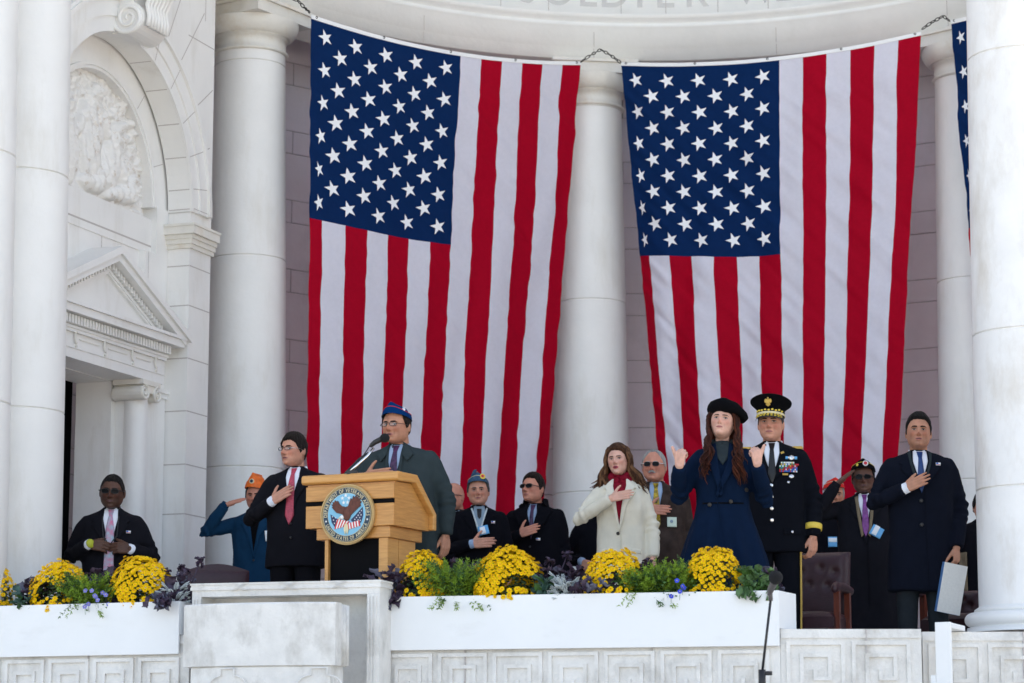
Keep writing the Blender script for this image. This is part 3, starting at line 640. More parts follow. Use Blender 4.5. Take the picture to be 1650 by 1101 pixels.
# ---- rostrum
t = empty('stone_rostrum', tuple(P(460,1090,16.3)), label='weathered stone rostrum bulging out in front of the lectern', cat='rostrum')
ca, cb = P(306,944,16.62), P(614,934,16.27); T, l = poly_T(ca, cb); G = lambda s,o,z: tuple(np.array(T(s,o,z))-np.array(t.location))
zt = .525
b = MB(); tb(b, G, 0, l, -.24, 0, zt-.012, zt); tb(b, G, .006, l-.006, -.24, -.006, zt-.026, zt-.012); tb(b, G, .002, l-.002, -.24, -.002, zt-.044, zt-.026); tb(b, G, .012, l-.012, -.24, -.012, zt-.085, zt-.044)
b.build('cap_slab', 'marble_weathered', t)
for k in (.26,.52,.78):
    b = MB()
    for sg in (-1,1):
        for e in (-.012,0,.012):
            V = [G(l*k-.04*sg+e, .006, zt-.001), G(l*k-.04*sg+e+.008, .006, zt-.001), G(l*k+.04*sg+e+.008, .006, zt-.047), G(l*k+.04*sg+e, .006, zt-.047)]
            V2 = [tuple(np.array(v)+np.array([0,.012,0])) for v in V]; b.add(V+V2, [(0,1,2,3),(0,4,5,1),(1,5,6,2),(2,6,7,3),(3,7,4,0)])
    b.build('ribbon_cross', 'marble_weathered', t)
b = MB()
for s0, s1 in ((.012,.075),(l-.095,l-.012)):
    tb(b, G, s0, s1, -.24, -.012, -2.25, zt-.0855)
    for q in range(3): tb(b, G, s0+.008+q*.022, s0+.018+q*.022, -.0115, -.004, -2.2, zt-.10)
tb(b, G, .0755, l-.0955, -.28, -.22, -2.25, zt-.0855); b.build('frame', 'marble_weathered', t)
# bulging front panel: arc in plan
T2, l2 = poly_T(P(297,971,16.28), P(541,963,15.98)); G2 = lambda s,o,z: tuple(np.array(T2(s,o,z))-np.array(t.location))
zt2 = float(P(420,970,15.98)[2])
def arcpanel(b, s0, s1, z0, z1, o_add=0, th=.10, n=28, topcurve=0):
    V = []
    for i in range(n+1):
        s = s0+(s1-s0)*i/n; q = s/l2; o = .17*(1-(2*q-1)**2)**.5*.9 if 0 < q < 1 else 0; o = .10*(1-abs(2*q-1)**2.4)
        for oo, z in ((o+o_add, z0),(o+o_add, z1-.01),(o+o_add-.01, z1),(o-th, z1),(o-th, z0)): V.append(G2(s, oo, z))
    b.add(V, [(i*5+q, (i+1)*5+q, (i+1)*5+(q+1)%5, i*5+(q+1)%5) for i in range(n) for q in range(5)]+[(4,3,2,1,0), tuple(n*5+q for q in range(5))])
b = MB(); arcpanel(b, 0, l2, zt2-.385, zt2); b.build('curved_panel', 'marble_weathered', t)
b = MB(); arcpanel(b, .06, l2-.03, -2.25, zt2-.3855, -.012, .08); b.build('lower_panel', 'marble_weathered', t)
b = MB()
for k, (s0, w0) in enumerate(((.34,.085),(.92,.085))):
    for i in range(26):
        pass
    pts = []
    for x, z in [(-.045,-.012),(.045,-.012)]: pts.append((x,z))
    outline = [(-.045,-.0),(.045,0),(.045,-.045)]+[(.05+.085*math.sin(a), -.13+.085*math.cos(a)) for a in np.linspace(.15, math.pi*.7, 8)]+[(.1,-.4)]
    outl = [(-x, z) for x, z in reversed(outline)]+outline[1:]
    P3 = []
    for x, z in outl:
        s = s0+x; q = s/l2; o = .10*(1-abs(2*q-1)**2.4); P3.append(G2(s, o+.001, zt2-.40+z+.0))
    b = MB(); b.tube(P3, .006, 6); b.build('carved_outline', 'marble_weathered', t)
b = MB()
T3, l3 = poly_T(P(536,963,16.0), P(562,965,16.22)); G3 = lambda s,o,z: tuple(np.array(T3(s,o,z))-np.array(t.location))
tb(b, G3, 0, l3, -.12, -.012, zt2-.385, zt2-.004)
for q in range(5): s_ = l3*(q+.5)/5; b.tube([G3(s_,-.006,zt2-.38), G3(s_,-.006,zt2-.01)], .02, 10)
b.build('fluted_end', 'marble_weathered', t)
b = MB(); tb(b, G3, .02, l3-.03, -.12, -.02, -2.2, zt2-.3855)
b.build('fluted_foot', 'marble_weathered', t)
# ---- flower boxes
def planter(FL, FR, back, ztop, zfront, label, extra=0.33):
    T, l = poly_T(FL, FR); t = empty('flower_box', (FL[0],FL[1],ZP), label=label, cat='flower box', group='white flower boxes on the parapet')
    back = np.array(back); back = back/abs(back[1]); o0 = np.array(t.location)
    def Q(s, dep, z): p = T(s,0,z); return (p[0]+back[0]*dep-o0[0], p[1]+back[1]*dep-o0[1], z-o0[2])
    th = .018; b = MB()
    b.box((0,0,zfront),(l,th,ztop),T=Q); b.box((0,extra-th,ZP+.002),(l,extra,ztop),T=Q); b.box((0,th+.0005,ZP+.003),(th,extra-th-.0005,ztop),T=Q); b.box((l-th,th+.0005,ZP+.003),(l,extra-th-.0005,ztop),T=Q)
    o = b.build('box_panels', 'white_paint', t)
    bv = o.modifiers.new('bevel', 'BEVEL'); bv.width = .003; bv.segments = 2
    b = MB(); b.box((th+.001,th+.001,ZP+.01),(l-th-.001,extra-th-.001,ztop-.035),T=Q); b.build('soil', 'soil', t)
    return t, lambda u_s, dep, z=0: (lambda p: (p[0]+back[0]*dep, p[1]+back[1]*dep, ztop-.035+z))(T(u_s*l,0,0)), l
_, PR, lR = planter(FRl, FRr, SD, .433, .097, 'long white flower box right of the rostrum, below the singers')
_, PL, lL = planter(FLl, FLr, (.1,.33), .414, .08, 'white flower box left of the rostrum, running out of the picture')
# white bracket (end of the next box)
t = empty('white_bracket', tuple(P(1520,1017,16.1)), label='white painted bracket hooked over the parapet beside the right column', cat='bracket')
T, l = poly_T(P(1507,1003,15.85), P(1532,1003,15.80)); G = lambda s,o,z: tuple(np.array(T(s,o,z))-np.array(t.location))
b = MB(); zt = float(P(1507,1003,15.85)[2]); tb(b, G, 0, l, -.012, .01, -.6, zt); 
T5, l5 = poly_T(P(1532.5,1003,15.82), P(1555,1008,16.2)); G5 = lambda s,o,z: tuple(np.array(T5(s,o,z))-np.array(t.location)); tb(b, G5, 0, l5, -.08, -.0, ZP+.001, zt-.002)
tb(b, G5, 0.0, .02, -.085, -.002, -.6, ZP)
tb(b, G, -.035, -.001, -.05, .01, -.6, float(P(1500,1088,15.85)[2])); o = b.build('bracket_boards', 'white_paint', t); bv = o.modifiers.new('bevel','BEVEL'); bv.width = .003
# ---------------------------------------------------------------- plants
def orient(n):
    n = np.array(n, float); n /= np.linalg.norm(n); a = np.array([0,0,1.]) if abs(n[2]) < .9 else np.array([1.,0,0]); x = np.cross(a, n); x /= np.linalg.norm(x); return x, np.cross(n, x), n
def s_to(planfn, u, Y0=None):
    pass
def find_s(fn, u, dep):   # position along the box whose image column is u
    best = None
    for s in np.linspace(-.02, 1.02, 400):
        p = fn(s, dep); x = 825+FPX*p[0]/(p[1]*math.cos(PITCH)+1.1*math.sin(PITCH))
        if best is None or abs(x-u) < best[0]: best = (abs(x-u), s)
    return best[1]
def mum(fn, u, vtop, rx, label, dep=.16, lean=0, bare=.35):
    c = np.array(fn(find_s(fn, u, dep), dep)); H = float(P(u, vtop, c[1])[2])-c[2]; t = empty('chrysanthemum', tuple(c), label=label, cat='flower', group='yellow chrysanthemums in the boxes')
    rs = np.random.default_rng(abs(int(u))+5); b = MB(); n = int(800*(rx/.21)**2); hz = H*.74; zc = H-hz
    ph = (1+5**.5)/2; pts = []
    for i in range(n):
        zz = 1-1.75*(i+.5)/n; r_ = math.sqrt(max(0,1-zz*zz)); th = 2*math.pi*i/ph
        if zz < -.02+.45*vn(np.array([[math.cos(th)*2, math.sin(th)*2, u]]))[0]*1.3+.05: continue
        d = np.array([r_*math.cos(th), r_*math.sin(th), zz]); k = 1+.11*vn(np.array([[d[0]*2.2+u, d[1]*2.2, d[2]*2.2]]))[0] + rs.normal(0,.035)
        p = np.array([d[0]*rx*k, d[1]*rx*.8*k, zc+d[2]*hz*k*(1 if zz > 0 else .9)]); nn = np.array([d[0]/rx, d[1]/(rx*.8), d[2]/hz]); nn /= np.linalg.norm(nn); nn += np.array([0,-.15,.35])+rs.normal(0,.22,3)
        pts.append((p, nn))
    for k in range(34):   # stray lower blooms on the viewer's side
        th = rs.uniform(R(200), R(340)); p = np.array([math.cos(th)*rx*rs.uniform(.5,1.0), math.sin(th)*rx*.85, rs.uniform(.0, zc*.9)]); pts.append((p, np.array([math.cos(th), math.sin(th)-.4, .4])))
    for p, nn in pts:
        x, y, z = orient(nn); R0 = rs.uniform(.012,.0215); rot = rs.uniform(0,6.28); np_ = 9
        for layer, (rr, hh) in enumerate(((R0,.003),(R0*.72,.009))):
            V = [p+z*hh*.4]; F = []
            for q in range(np_):
                a = rot+layer*.35+2*math.pi*q/np_; a2 = a+math.pi/np_
                V.append(p+(x*math.cos(a)+y*math.sin(a))*rr+z*(hh+rs.uniform(-.001,.002))); V.append(p+(x*math.cos(a2)+y*math.sin(a2))*rr*.72+z*hh*.5)
            m_ = len(V)-1; b.add(V, [(0, 1+q, 1+(q+1)%m_) for q in range(m_)])
        V = [p+z*.012]+[p+z*.009+(x*math.cos(a)+y*math.sin(a))*R0*.28 for a in np.linspace(0,2*math.pi,7)[:-1]]; b.add(V, [(0,1+q,1+(q+1)%6) for q in range(6)], 1)
    b.build('blossoms', ['mum','mum_center'], t)
    b = MB()
    for k in range(900):
        d = rs.normal(0,1,3); d /= np.linalg.norm(d); rr = rs.uniform(.45,.93); p = np.array([d[0]*rx*rr, d[1]*rx*.8*rr, max(.0, zc*.8+d[2]*hz*rr)]); x, y, z = orient(d+rs.normal(0,.5,3)); l = rs.uniform(.018,.034)
        b.add([p, p+x*l*.5+y*l*.28, p+x*l, p+x*l*.5-y*l*.28+z*.004], [(0,1,2,3)])
    b.build('leaves', 'leaf', t)
    return t
def leafy(fn, u, vtop, wd, kind, label, dep=.16, n=None, droop=0, group=None, seed=0):
    """kinds: fern (feathery), kale (ruffled rosettes), silver (lobed dusty foliage), broad (scalloped leaves)"""
    c = np.array(fn(find_s(fn, u, dep), dep)); H = float(P(u, vtop, c[1])[2])-c[2]
    nm = dict(fern='fern', kale='ornamental_kale', silver='dusty_miller', broad='leafy_plant', viola='viola', tall='ornamental_kale', blue='leafy_plant')[kind]
    t = empty(nm, tuple(c), label=label, cat='plant', group=group); rs = np.random.default_rng(int(u*7)+seed); b = MB(); st = MB()
    def ruffled(base, tip, wid, mi=0, ruf=.25, nu=7, nv=5, upv=None):
        base, tip = np.array(base), np.array(tip); ax = tip-base; L = np.linalg.norm(ax); ax /= L; up = np.array([0,-.3,1.]) if upv is None else upv; sd = np.cross(ax, up); sd /= np.linalg.norm(sd)+1e-9; nm_ = np.cross(sd, ax); V = []; f = rs.uniform(0,6.28)
        for i in range(nu+1):
            q = i/nu; w_ = wid*(math.sin(math.pi*min(1,q**.75*.97+.03))**.6)*(.35+.65*q if q < .6 else 1)
            for j in range(nv+1):
                e = (j/nv-.5)*2; ed = abs(e)**2; wob = math.sin(q*17+f+e*2)*ruf*wid*ed + (q**2)*L*ruf*.5*math.sin(e*9+f)*(q > .8)
                V.append(base+ax*L*q*(1+.07*math.sin(e*11+f)*(q > .7))+sd*w_*e*(1+.16*math.sin(q*14+f))+nm_*(wob+wid*.35*ed-L*.25*q*q))
        b.add(V, [(i*(nv+1)+j, i*(nv+1)+j+1, (i+1)*(nv+1)+j+1, (i+1)*(nv+1)+j) for i in range(nu) for j in range(nv)], mi, True)
    if kind == 'fern':
        for k in range(n or 150):
            a = rs.uniform(0, 6.28); r0_ = rs.uniform(0,.5)*wd; b0 = np.array([math.cos(a)*r0_*.9, math.sin(a)*r0_*.6, rs.uniform(0,.3)*H]); out = np.array([math.cos(a)*wd*rs.uniform(.15,.6), math.sin(a)*.10-.02, 0]); tip = b0+out+np.array([0,0,rs.uniform(.35,.78)*H]); tip[2] = min(tip[2], H*1.03)
            if rs.random() < .05: tip[2] = -.05; tip[1] = -.19
            mid = (b0+tip)/2+np.array([0,0,.03]); pts = [b0+(mid-b0)*2*q if q < .5 else mid+(tip-mid)*(2*q-1) for q in np.linspace(0,1,9)]; mi = 0 if rs.random() < .75 else 1
            for i in range(1, 9):
                d = pts[i]-pts[i-1]; 
                for m_ in range(7):
                    x, y, z = orient(d+1e-6); aa = rs.uniform(0,6.28); ll = rs.uniform(.012,.03)*(1.3-i/9*.5); dr = (x*math.cos(aa)+y*math.sin(aa))*.8+z*.7; sdv = np.cross(dr, rs.normal(0,1,3)); sdv /= np.linalg.norm(sdv)+1e-9; p = pts[i]
                    b.add([p-sdv*.0012, p+dr*ll*.6-sdv*.0026, p+dr*ll, p+dr*ll*.6+sdv*.0026, p+sdv*.0012], [(0,1,2,3,4)], mi)
        return b.build('fronds', ['leaf_bright','leaf_green'], t)
    if kind in ('kale','tall','broad','blue'):
        m1, m2 = dict(kale=('kale','kale_grey'), tall=('kale','kale_grey'), broad=('kale_green','leaf_green'), blue=('leaf_blue','leaf_green'))[kind]
        for k in range(n or 42):
            q = rs.random()
            a = rs.uniform(0, 6.28); z0 = H*rs.uniform(.0,.7); L = rs.uniform(.06,.115)*(1 if kind != 'blue' else .6); b0 = np.array([math.cos(a)*wd*rs.uniform(0,.38), math.sin(a)*.06, z0])
            tip = b0+np.array([math.cos(a)*L*.8, math.sin(a)*L*.6-.02, L*rs.uniform(.1,.9)]); tip[2] = min(tip[2], H)
            if rs.random() < droop: b0 = np.array([rs.uniform(-.4,.4)*wd, -.10, .06]); tip = b0+np.array([rs.uniform(-.04,.04), -.09, -rs.uniform(.03,.10)])
            ruffled(b0, tip, L*rs.uniform(.4,.6), 0 if rs.random() < .68 else 1, .22 if kind != 'blue' else .1, 9, 6, rs.normal(0,.5,3)+np.array([0,-.6,.6]))
        if kind == 'tall':
            for k in range(3):
                x0 = (k-1)*.05; pts = [np.array([x0,0,0]), np.array([x0*1.5+.02,0,H*.5]), np.array([x0*2.2+.04,-.01,H*(.75+.12*k)])]; b.tube(pts, [.006,.005,.004], 6)
                for m_ in range(12): d = rs.normal(0,1,3); d /= np.linalg.norm(d); ruffled(pts[2], pts[2]+d*rs.uniform(.03,.045), .022, 0, .3, 6, 4)
        return b.build('leaves', [m1, m2], t)
    if kind == 'silver':
        for k in range(n or 42):
            a = rs.uniform(0,6.28); b0 = np.array([math.cos(a)*wd*.3, math.sin(a)*.05, H*rs.uniform(0,.6)]); d = np.array([math.cos(a)*.7, math.sin(a)*.5-.45, rs.uniform(-.1,.9)]); d /= np.linalg.norm(d); L = rs.uniform(.05,.085)
            sd = np.cross(d, [0,-.4,1]); sd /= np.linalg.norm(sd); up_ = np.cross(sd, d); b.tube([b0, b0+d*L*.5, b0+d*L-up_*.01], [.003,.003,.002], 5)
            for i in range(1,7):
                for sg in (-1,1):
                    p = b0+d*L*i/6.5; q = p+(sd*sg*.75+d*.6)*L*.30*(1-abs(i/7-.4)); b.tube([p, (p+q)/2+up_*.003, q], [.0022,.003,.0035], 5)
        return b.build('leaves', 'silverleaf', t)
    if kind == 'viola':
        for k in range(n or 10):
            b = MB(); p = np.array([rs.uniform(-.5,.5)*wd, -.09+rs.uniform(-.05,.02), rs.uniform(0,H)]); x, y, z = orient(np.array([rs.normal(0,.3),-1,.3]))
            for q in range(5):
                a = q*2*math.pi/5+.3; c_ = p+(x*math.cos(a)+y*math.sin(a))*.008; V = [c_+z*.002]+[c_+(x*math.cos(e)+y*math.sin(e))*.008 for e in np.linspace(0,2*math.pi,8)[:-1]]; b.add(V, [(0,1+i,1+(i+1)%7) for i in range(7)], 0)
            b.ball(p+z*.004, .0028, 6, 1); b.build('bloom', ['viola_blue' if seed else 'viola','mum'], t)
            st.tube([p, p+np.array([0,.03,-.05])], .0012, 4)
        for k in range(120):
            p = np.array([rs.uniform(-.6,.6)*wd, rs.uniform(-.1,.06), rs.uniform(-.01,H)]); x, y, z = orient(rs.normal(0,1,3)); l_ = rs.uniform(.012,.024); st.add([p, p+x*l_*.5+y*l_*.3, p+x*l_, p+x*l_*.5-y*l_*.3], [(0,1,2,3)])
        return st.build('leaves', 'leaf_green', t)
mum(PL, -6, 914, .115, 'chrysanthemum cut off by the left edge of the picture')
mum(PL, 97, 908, .19, 'yellow chrysanthemum in the left box, nearer the left edge')
mum(PL, 228, 899, .195, 'yellow chrysanthemum in the left box, below the man in the plaid tie')
mum(PR, 683, 890, .165, 'smallest yellow chrysanthemum, just right of the lectern')
mum(PR, 820, 885, .215, 'largest yellow chrysanthemum, below the man in sunglasses and black coat')
mum(PR, 992, 886, .19, 'yellow chrysanthemum below the woman in the cream coat')
mum(PR, 1150, 883, .178, 'yellow chrysanthemum below the woman in the beret')
K = 'purple kale in the flower boxes'; FG = 'feathery ferns in the flower boxes'
leafy(PL, 62, 918, .2, 'kale', 'dark purple kale between the two leftmost chrysanthemums', dep=.2, group=K)
leafy(PL, 42, 942, .2, 'blue', 'grey green foliage low at the left edge of the picture', dep=.08)
leafy(PL, 165, 903, .22, 'kale', 'dark purple kale behind the fern in the left box', dep=.24, group=K)
leafy(PL, 150, 925, .3, 'fern', 'feathery fern between the two big chrysanthemums of the left box', dep=.1, group=FG)
leafy(PL, 155, 952, .22, 'viola', 'small pale violas low in the left box', dep=.05)
leafy(PL, 283, 905, .17, 'tall', 'tall dark kale with stalks at the right end of the left box', dep=.2, group=K)
leafy(PL, 262, 945, .16, 'kale', 'low purple kale hanging over the right end of the left box', dep=.04, droop=.3, n=22, group=K)
leafy(PL, 280, 928, .14, 'silver', 'silver dusty miller at the right end of the left box', dep=.1)
leafy(PR, 628, 905, .19, 'kale', 'dark kale drooping over the left end of the long box', dep=.12, droop=.35, group=K)
leafy(PR, 645, 915, .14, 'kale', 'grey purple kale beside the smallest chrysanthemum', dep=.18, n=20, group=K)
leafy(PR, 735, 902, .3, 'fern', 'bright feathery fern left of the largest chrysanthemum', dep=.1, n=210, group=FG)
leafy(PR, 757, 893, .25, 'kale', 'dark purple kale behind the bright fern', dep=.26, group=K)
leafy(PR, 880, 922, .15, 'blue', 'blue green foliage right of the largest chrysanthemum', dep=.1, n=60)
leafy(PR, 876, 895, .05, 'tall', 'upright grey kale stalk right of the largest chrysanthemum', dep=.24, n=8, group=K)
leafy(PR, 918, 905, .2, 'kale', 'dark kale behind the dusty miller of the long box', dep=.26, group=K)
leafy(PR, 912, 915, .17, 'silver', 'silver dusty miller in the middle of the long box', dep=.1, n=75)
leafy(PR, 943, 932, .12, 'kale', 'grey purple kale beside the dusty miller of the long box', dep=.07, n=20, group=K)
leafy(PR, 1050, 895, .2, 'kale', 'dark kale between the cream coat and the blue coat', dep=.26, group=K)
leafy(PR, 1040, 916, .2, 'fern', 'feathery fern below the man in the brown jacket', dep=.1, group=FG)
leafy(PR, 1090, 904, .24, 'fern', 'feathery fern left of the rightmost chrysanthemum', dep=.16, group=FG)
leafy(PR, 1095, 935, .2, 'viola', 'bright blue violas in front of the fern', dep=.06, n=5, seed=1)
leafy(PR, 1218, 905, .24, 'broad', 'scalloped green kale at the right end of the long box', dep=.14, droop=.2, n=46)
leafy(PR, 705, 900, .16, 'kale', 'dark kale rising between the smallest chrysanthemum and the fern', dep=.27, n=26, group=K)
leafy(PR, 975, 925, .1, 'kale', 'little grey kale at the foot of the cream coat', dep=.05, n=12, group=K)
leafy(PL, 190, 915, .16, 'kale', 'purple kale at the feet of the man in the plaid tie', dep=.2, group=K)
leafy(PR, 1240, 903, .12, 'kale', 'grey kale behind the microphone at the box\'s right end', dep=.24, n=16, group=K)
# ================================================================ LECTERN
LA = R(25); Lc = P(640,762,16.85); e_ = np.array([math.cos(LA), -math.sin(LA)]); bk = np.array([math.sin(LA), math.cos(LA)])
ltop = 1.272; t = empty('lectern', (Lc[0]-e_[0]*.33, Lc[1]-e_[1]*.33, 0), -LA, label='light oak lectern with a round eagle seal and black front', cat='lectern')
# local: x along front (right corner at +.33), y backwards, z up
def prof(b, pts, x0, x1, mi=0): return b.prism(pts, lambda y, z: (x0,y,z), lambda y, z: (x1,y,z), mi)
WL, WR = -.335, .33
zt = ltop
b = MB(); prof(b, [(-.035,zt-.012),(-.02,zt),(.25,zt),(.535,zt-.235),(.535,zt-.345),(.49,zt-.345),(.49,zt-.25),(.23,zt-.055),(-.02,zt-.062),(-.035,zt-.05)], WL-.03, WR+.02); o = b.build('top_board', 'oak_light', t); bv = o.modifiers.new('bevel','BEVEL'); bv.width = .006; bv.segments = 2
b = MB(); prof(b, [(0,zt-.064),(.228,zt-.06),(.488,zt-.255),(.488,zt-.35),(0,zt-.35)], WL+.002, WR-.015); o = b.build('side_panels', 'oak', t)
b = MB(); b.box((WL,-.022,zt-.175),(WR-.012,-.001,zt-.078)); b.box((WL,-.022,zt-.352),(WR-.012,-.001,zt-.205)); o = b.build('front_boards', 'oak', t); bv = o.modifiers.new('bevel','BEVEL'); bv.width = .003
b = MB(); b.box((WL+.004,-.010,zt-.204),(WR-.016,-.002,zt-.176)); b.build('slot', 'black', t)
b = MB(); b.box((WL+.07,0,zt-.428),(WR-.05,.46,zt-.3505)); o = b.build('lower_step', 'oak', t); bv = o.modifiers.new('bevel','BEVEL'); bv.width = .004
b = MB(); b.box((WR-.135,.01,.02),(WR-.07,.16,zt-.429)); b.box((WR-.135,.165,.02),(WR-.07,.40,zt-.429)); b.box((WL+.13,.01,.02),(WL+.155,.40,zt-.429)); o = b.build('side_posts', 'oak_light', t)
b = MB(); b.box((WL+.1555,.04,.02),(WR-.1355,.38,zt-.429)); b.build('black_front', 'black', t)
b = MB(); b.box((WL+.07,-.02,0),(WR-.03,.44,.02)); b.build('foot', 'oak', t)
# seal: disc on the front
sc_ = empty('seal', (-.012,-.024,zt-.272)); sc_.parent = t; sc_.rotation_euler = (0,0,0)
RS = .198; b = MB()
def disc(b, r, y0, y1, mi, n=64):
    V = [(r*math.cos(2*math.pi*k/n), y, r*math.sin(2*math.pi*k/n)) for y in (y0,y1) for k in range(n)]; b.add(V, [(k, (k+1)%n, n+(k+1)%n, n+k) for k in range(n)]+[tuple(range(n)), tuple(range(2*n-1,n-1,-1))], mi)
disc(b, RS, -.022, -.0005, 0); b.build('disc', 'goldrim', sc_)
b = MB(); n = 120
for k in range(n):
    a = 2*math.pi*k/n; b.ball((RS*.955*math.cos(a), -.024, RS*.955*math.sin(a)), (.006,.006,.006), 6)
b.build('rope_rim', 'goldrim', sc_)
b = MB(); disc(b, RS*.905, -.026, -.0225, 0); b.build('blue_ring', 'seal_blue', sc_)
b = MB(); ring_n = 64
for r_ in (.885, .705):
    b.tube([(RS*r_*math.cos(a), -.0265, RS*r_*math.sin(a)) for a in np.linspace(0, 2*math.pi, 65)], .0016, 5)
b.build('gold_lines', 'seal_gold', sc_)
b = MB(); disc(b, RS*.70, -.028, -.0265, 0); b.build('sky_field', 'seal_sky', sc_)
def ringtext(txt, r_, a0, a1, up=True, size=.032):
    b = MB(); n = len(txt)
    adv = []; 
    for c in txt: adv.append(.42 if c == ' ' else (glyph(c)[2][1]-glyph(c)[2][0])+.16)
    tot = sum(adv); x = 0
    for c, w_ in zip(txt, adv):
        a = a0+(a1-a0)*(x+w_/2)/tot; x += w_
        if c == ' ': continue
        V, F, (xa, xb) = glyph(c); xm = (xa+xb)/2; sx = abs(a1-a0)*r_/tot
        er = np.array([math.cos(a), math.sin(a)]); et = np.array([math.sin(a), -math.cos(a)]) if up else np.array([-math.sin(a), math.cos(a)]); erd = er if up else -er
        V3 = []
        for gx, gy in V:
            q = er*r_+et*(gx-xm)*sx+erd*(gy-.35)*size; V3.append((q[0], -.0285, q[1]))
        b.add(V3, F)
    b.build('lettering', 'seal_gold', sc_)
ringtext('DEPARTMENT OF VETERANS AFFAIRS', RS*.795, R(186), R(-6), True, .034)
ringtext('UNITED STATES OF AMERICA', RS*.795, R(203), R(337), False, .034)
b = MB()
for a in (R(195), R(-14)): 
    c_ = (RS*.795*math.cos(a), RS*.795*math.sin(a)); b.add([(c_[0]+(.009 if k%2==0 else .004)*math.sin(k*math.pi/5), -.0287, c_[1]+(.009 if k%2==0 else .004)*math.cos(k*math.pi/5)) for k in range(10)], [tuple(range(10))])
b.build('ring_star', 'seal_white', sc_)
def flat(name, polys, m, y0=-.0283, th=.004, parent=None):
    b = MB()
    for k, pl in enumerate(polys):
        b.prism([(x*RS, z*RS) for x, z in pl], lambda x, z: (x, y0-th, z), lambda x, z: (x, y0, z))
    return b.build(name, m, parent or sc_)
# flags: drooping striped triangles either side, starred blue
flat('flag_field', [[(-.60,.02),(-.18,-.25),(-.30,-.34),(-.42,-.42),(-.55,-.25)]], 'seal_navy', th=.003)
flat('flag_field', [[(.60,.22),(.62,-.05),(.55,-.28),(.38,-.36),(.16,-.20)]], 'seal_navy', th=.003)
st = []
for x, z in [(-.52,-.06),(-.48,-.17),(-.44,-.28),(-.4,-.1),(-.36,-.2),(-.34,-.3),(.56,.1),(.5,.03),(.55,-.04),(.44,-.05),(.5,-.13),(.38,-.12),(.44,-.2),(.52,-.22),(.32,-.18),(.38,-.27)]:
    st.append([(x+(.028 if k%2==0 else .012)*math.sin(k*math.pi/5), z+(.028 if k%2==0 else .012)*math.cos(k*math.pi/5)) for k in range(10)])
flat('field_stars', st, 'seal_white', -.0314, .001)
rd, wh = [], []
for k in range(9):
    x0 = -.44+k*.05; (rd if k%2==0 else wh).append([(x0,-.47+.02*k*.5),(x0+.05,-.47+.02*k*.5),(x0+.16,-.14-.012*k),(x0+.11,-.14-.012*k)])
for k in range(9):
    x0 = .07+k*.05; (rd if k%2==0 else wh).append([(x0,-.50+.012*k),(x0+.05,-.50+.012*k),(x0+.02,-.30+.01*k),(x0-.03,-.30+.01*k)])
flat('red_stripes', rd, 'seal_red', -.0285, .005); flat('white_stripes', wh, 'seal_white', -.0285, .0045)
# eagle
wl = [(-.08,-.02),(-.2,.02),(-.36,.06),(-.46,.16),(-.54,.25),(-.50,.27),(-.56,.34),(-.49,.35),(-.52,.43),(-.44,.41),(-.43,.48),(-.36,.43),(-.32,.46),(-.26,.36),(-.18,.28),(-.08,.26),(0,.2)]
wr = [(.0,.2),(.08,.28),(.12,.40),(.17,.52),(.22,.47),(.26,.60),(.31,.52),(.36,.63),(.39,.53),(.45,.60),(.45,.49),(.53,.52),(.50,.42),(.57,.40),(.51,.33),(.54,.26),(.42,.18),(.28,.06),(.16,-.04),(.1,-.1)]
flat('eagle_wing', [wl], 'seal_brown', -.0285, .008); flat('eagle_wing', [wr], 'seal_brown', -.0285, .009)
b = MB(); b.ball((.02*RS,-.034,.02*RS), (.16*RS,.010,.24*RS), 16); b.build('eagle_body', 'seal_brown', sc_)
b = MB(); b.ball((-.15*RS,-.036,-.09*RS), (.085*RS,.008,.07*RS), 12); b.build('eagle_head', 'seal_white', sc_)
b = MB(); b.add([(-.22*RS,-.037,-.07*RS),(-.31*RS,-.037,-.15*RS),(-.20*RS,-.037,-.14*RS),(-.22*RS,-.028,-.07*RS)], [(0,1,2),(0,3,1),(1,3,2)]); b.build('eagle_beak', 'seal_gold', sc_)
b = MB()
for k in range(5):
    a = R(90+72*k); c_ = (-.04+.13*math.cos(a), .50+.13*math.sin(a)); b.add([((c_[0]+(.075 if q%2==0 else .032)*math.sin(q*math.pi/5))*RS, -.0292, (c_[1]+(.075 if q%2==0 else .032)*math.cos(q*math.pi/5))*RS) for q in range(10)], [tuple(range(10))])
b.build('star_ring', 'seal_white', sc_)
flat('cord', [[(-.06,-.34),(-.0,-.28),(.06,-.34),(.09,-.5),(.04,-.66),(.0,-.52),(-.04,-.66),(-.09,-.5)]], 'seal_gold', -.0285, .0065)
# ---- microphones
t = empty('podium_microphone', tuple(P(566,760,17.0)), label='black gooseneck microphone with foam ball on the lectern, at the speaker\'s mouth', cat='microphone'); o0 = np.array(t.location)
q = lambda u, v, Y: P(u,v,Y)-o0
b = MB(); b.tube([q(563,761,17.02), q(575,750,17.02), q(592,735,17.04), q(602,722,17.06)], .0085, 8); b.build('chrome_arm', 'chrome', t)
b = MB(); b.tube([q(569,765,17.06), q(579,751,17.06), q(583,738,17.06), q(597,717,17.07)], .004, 6); b.build('cable', 'blackplastic', t)
b = MB(); b.tube([q(596,718,17.06), q(606,712,17.05)], .011, 8); b.build('clamp_ring', 'silver', t)
b = MB(); b.tube([q(598,718,17.06), q(604,713,17.05), q(616,707,17.03)], [.014,.017,.019], 12, round_=True); b.build('handle', 'blackplastic', t)
b = MB(); b.ball(q(620,706,17.02), (.033,.033,.031), 18); b.build('foam_ball', 'foam', t)
b = MB(); b.box((-.03,-.03,-.02),(.04,.03,.004)); b.build('mount_plate', 'blackplastic', t)
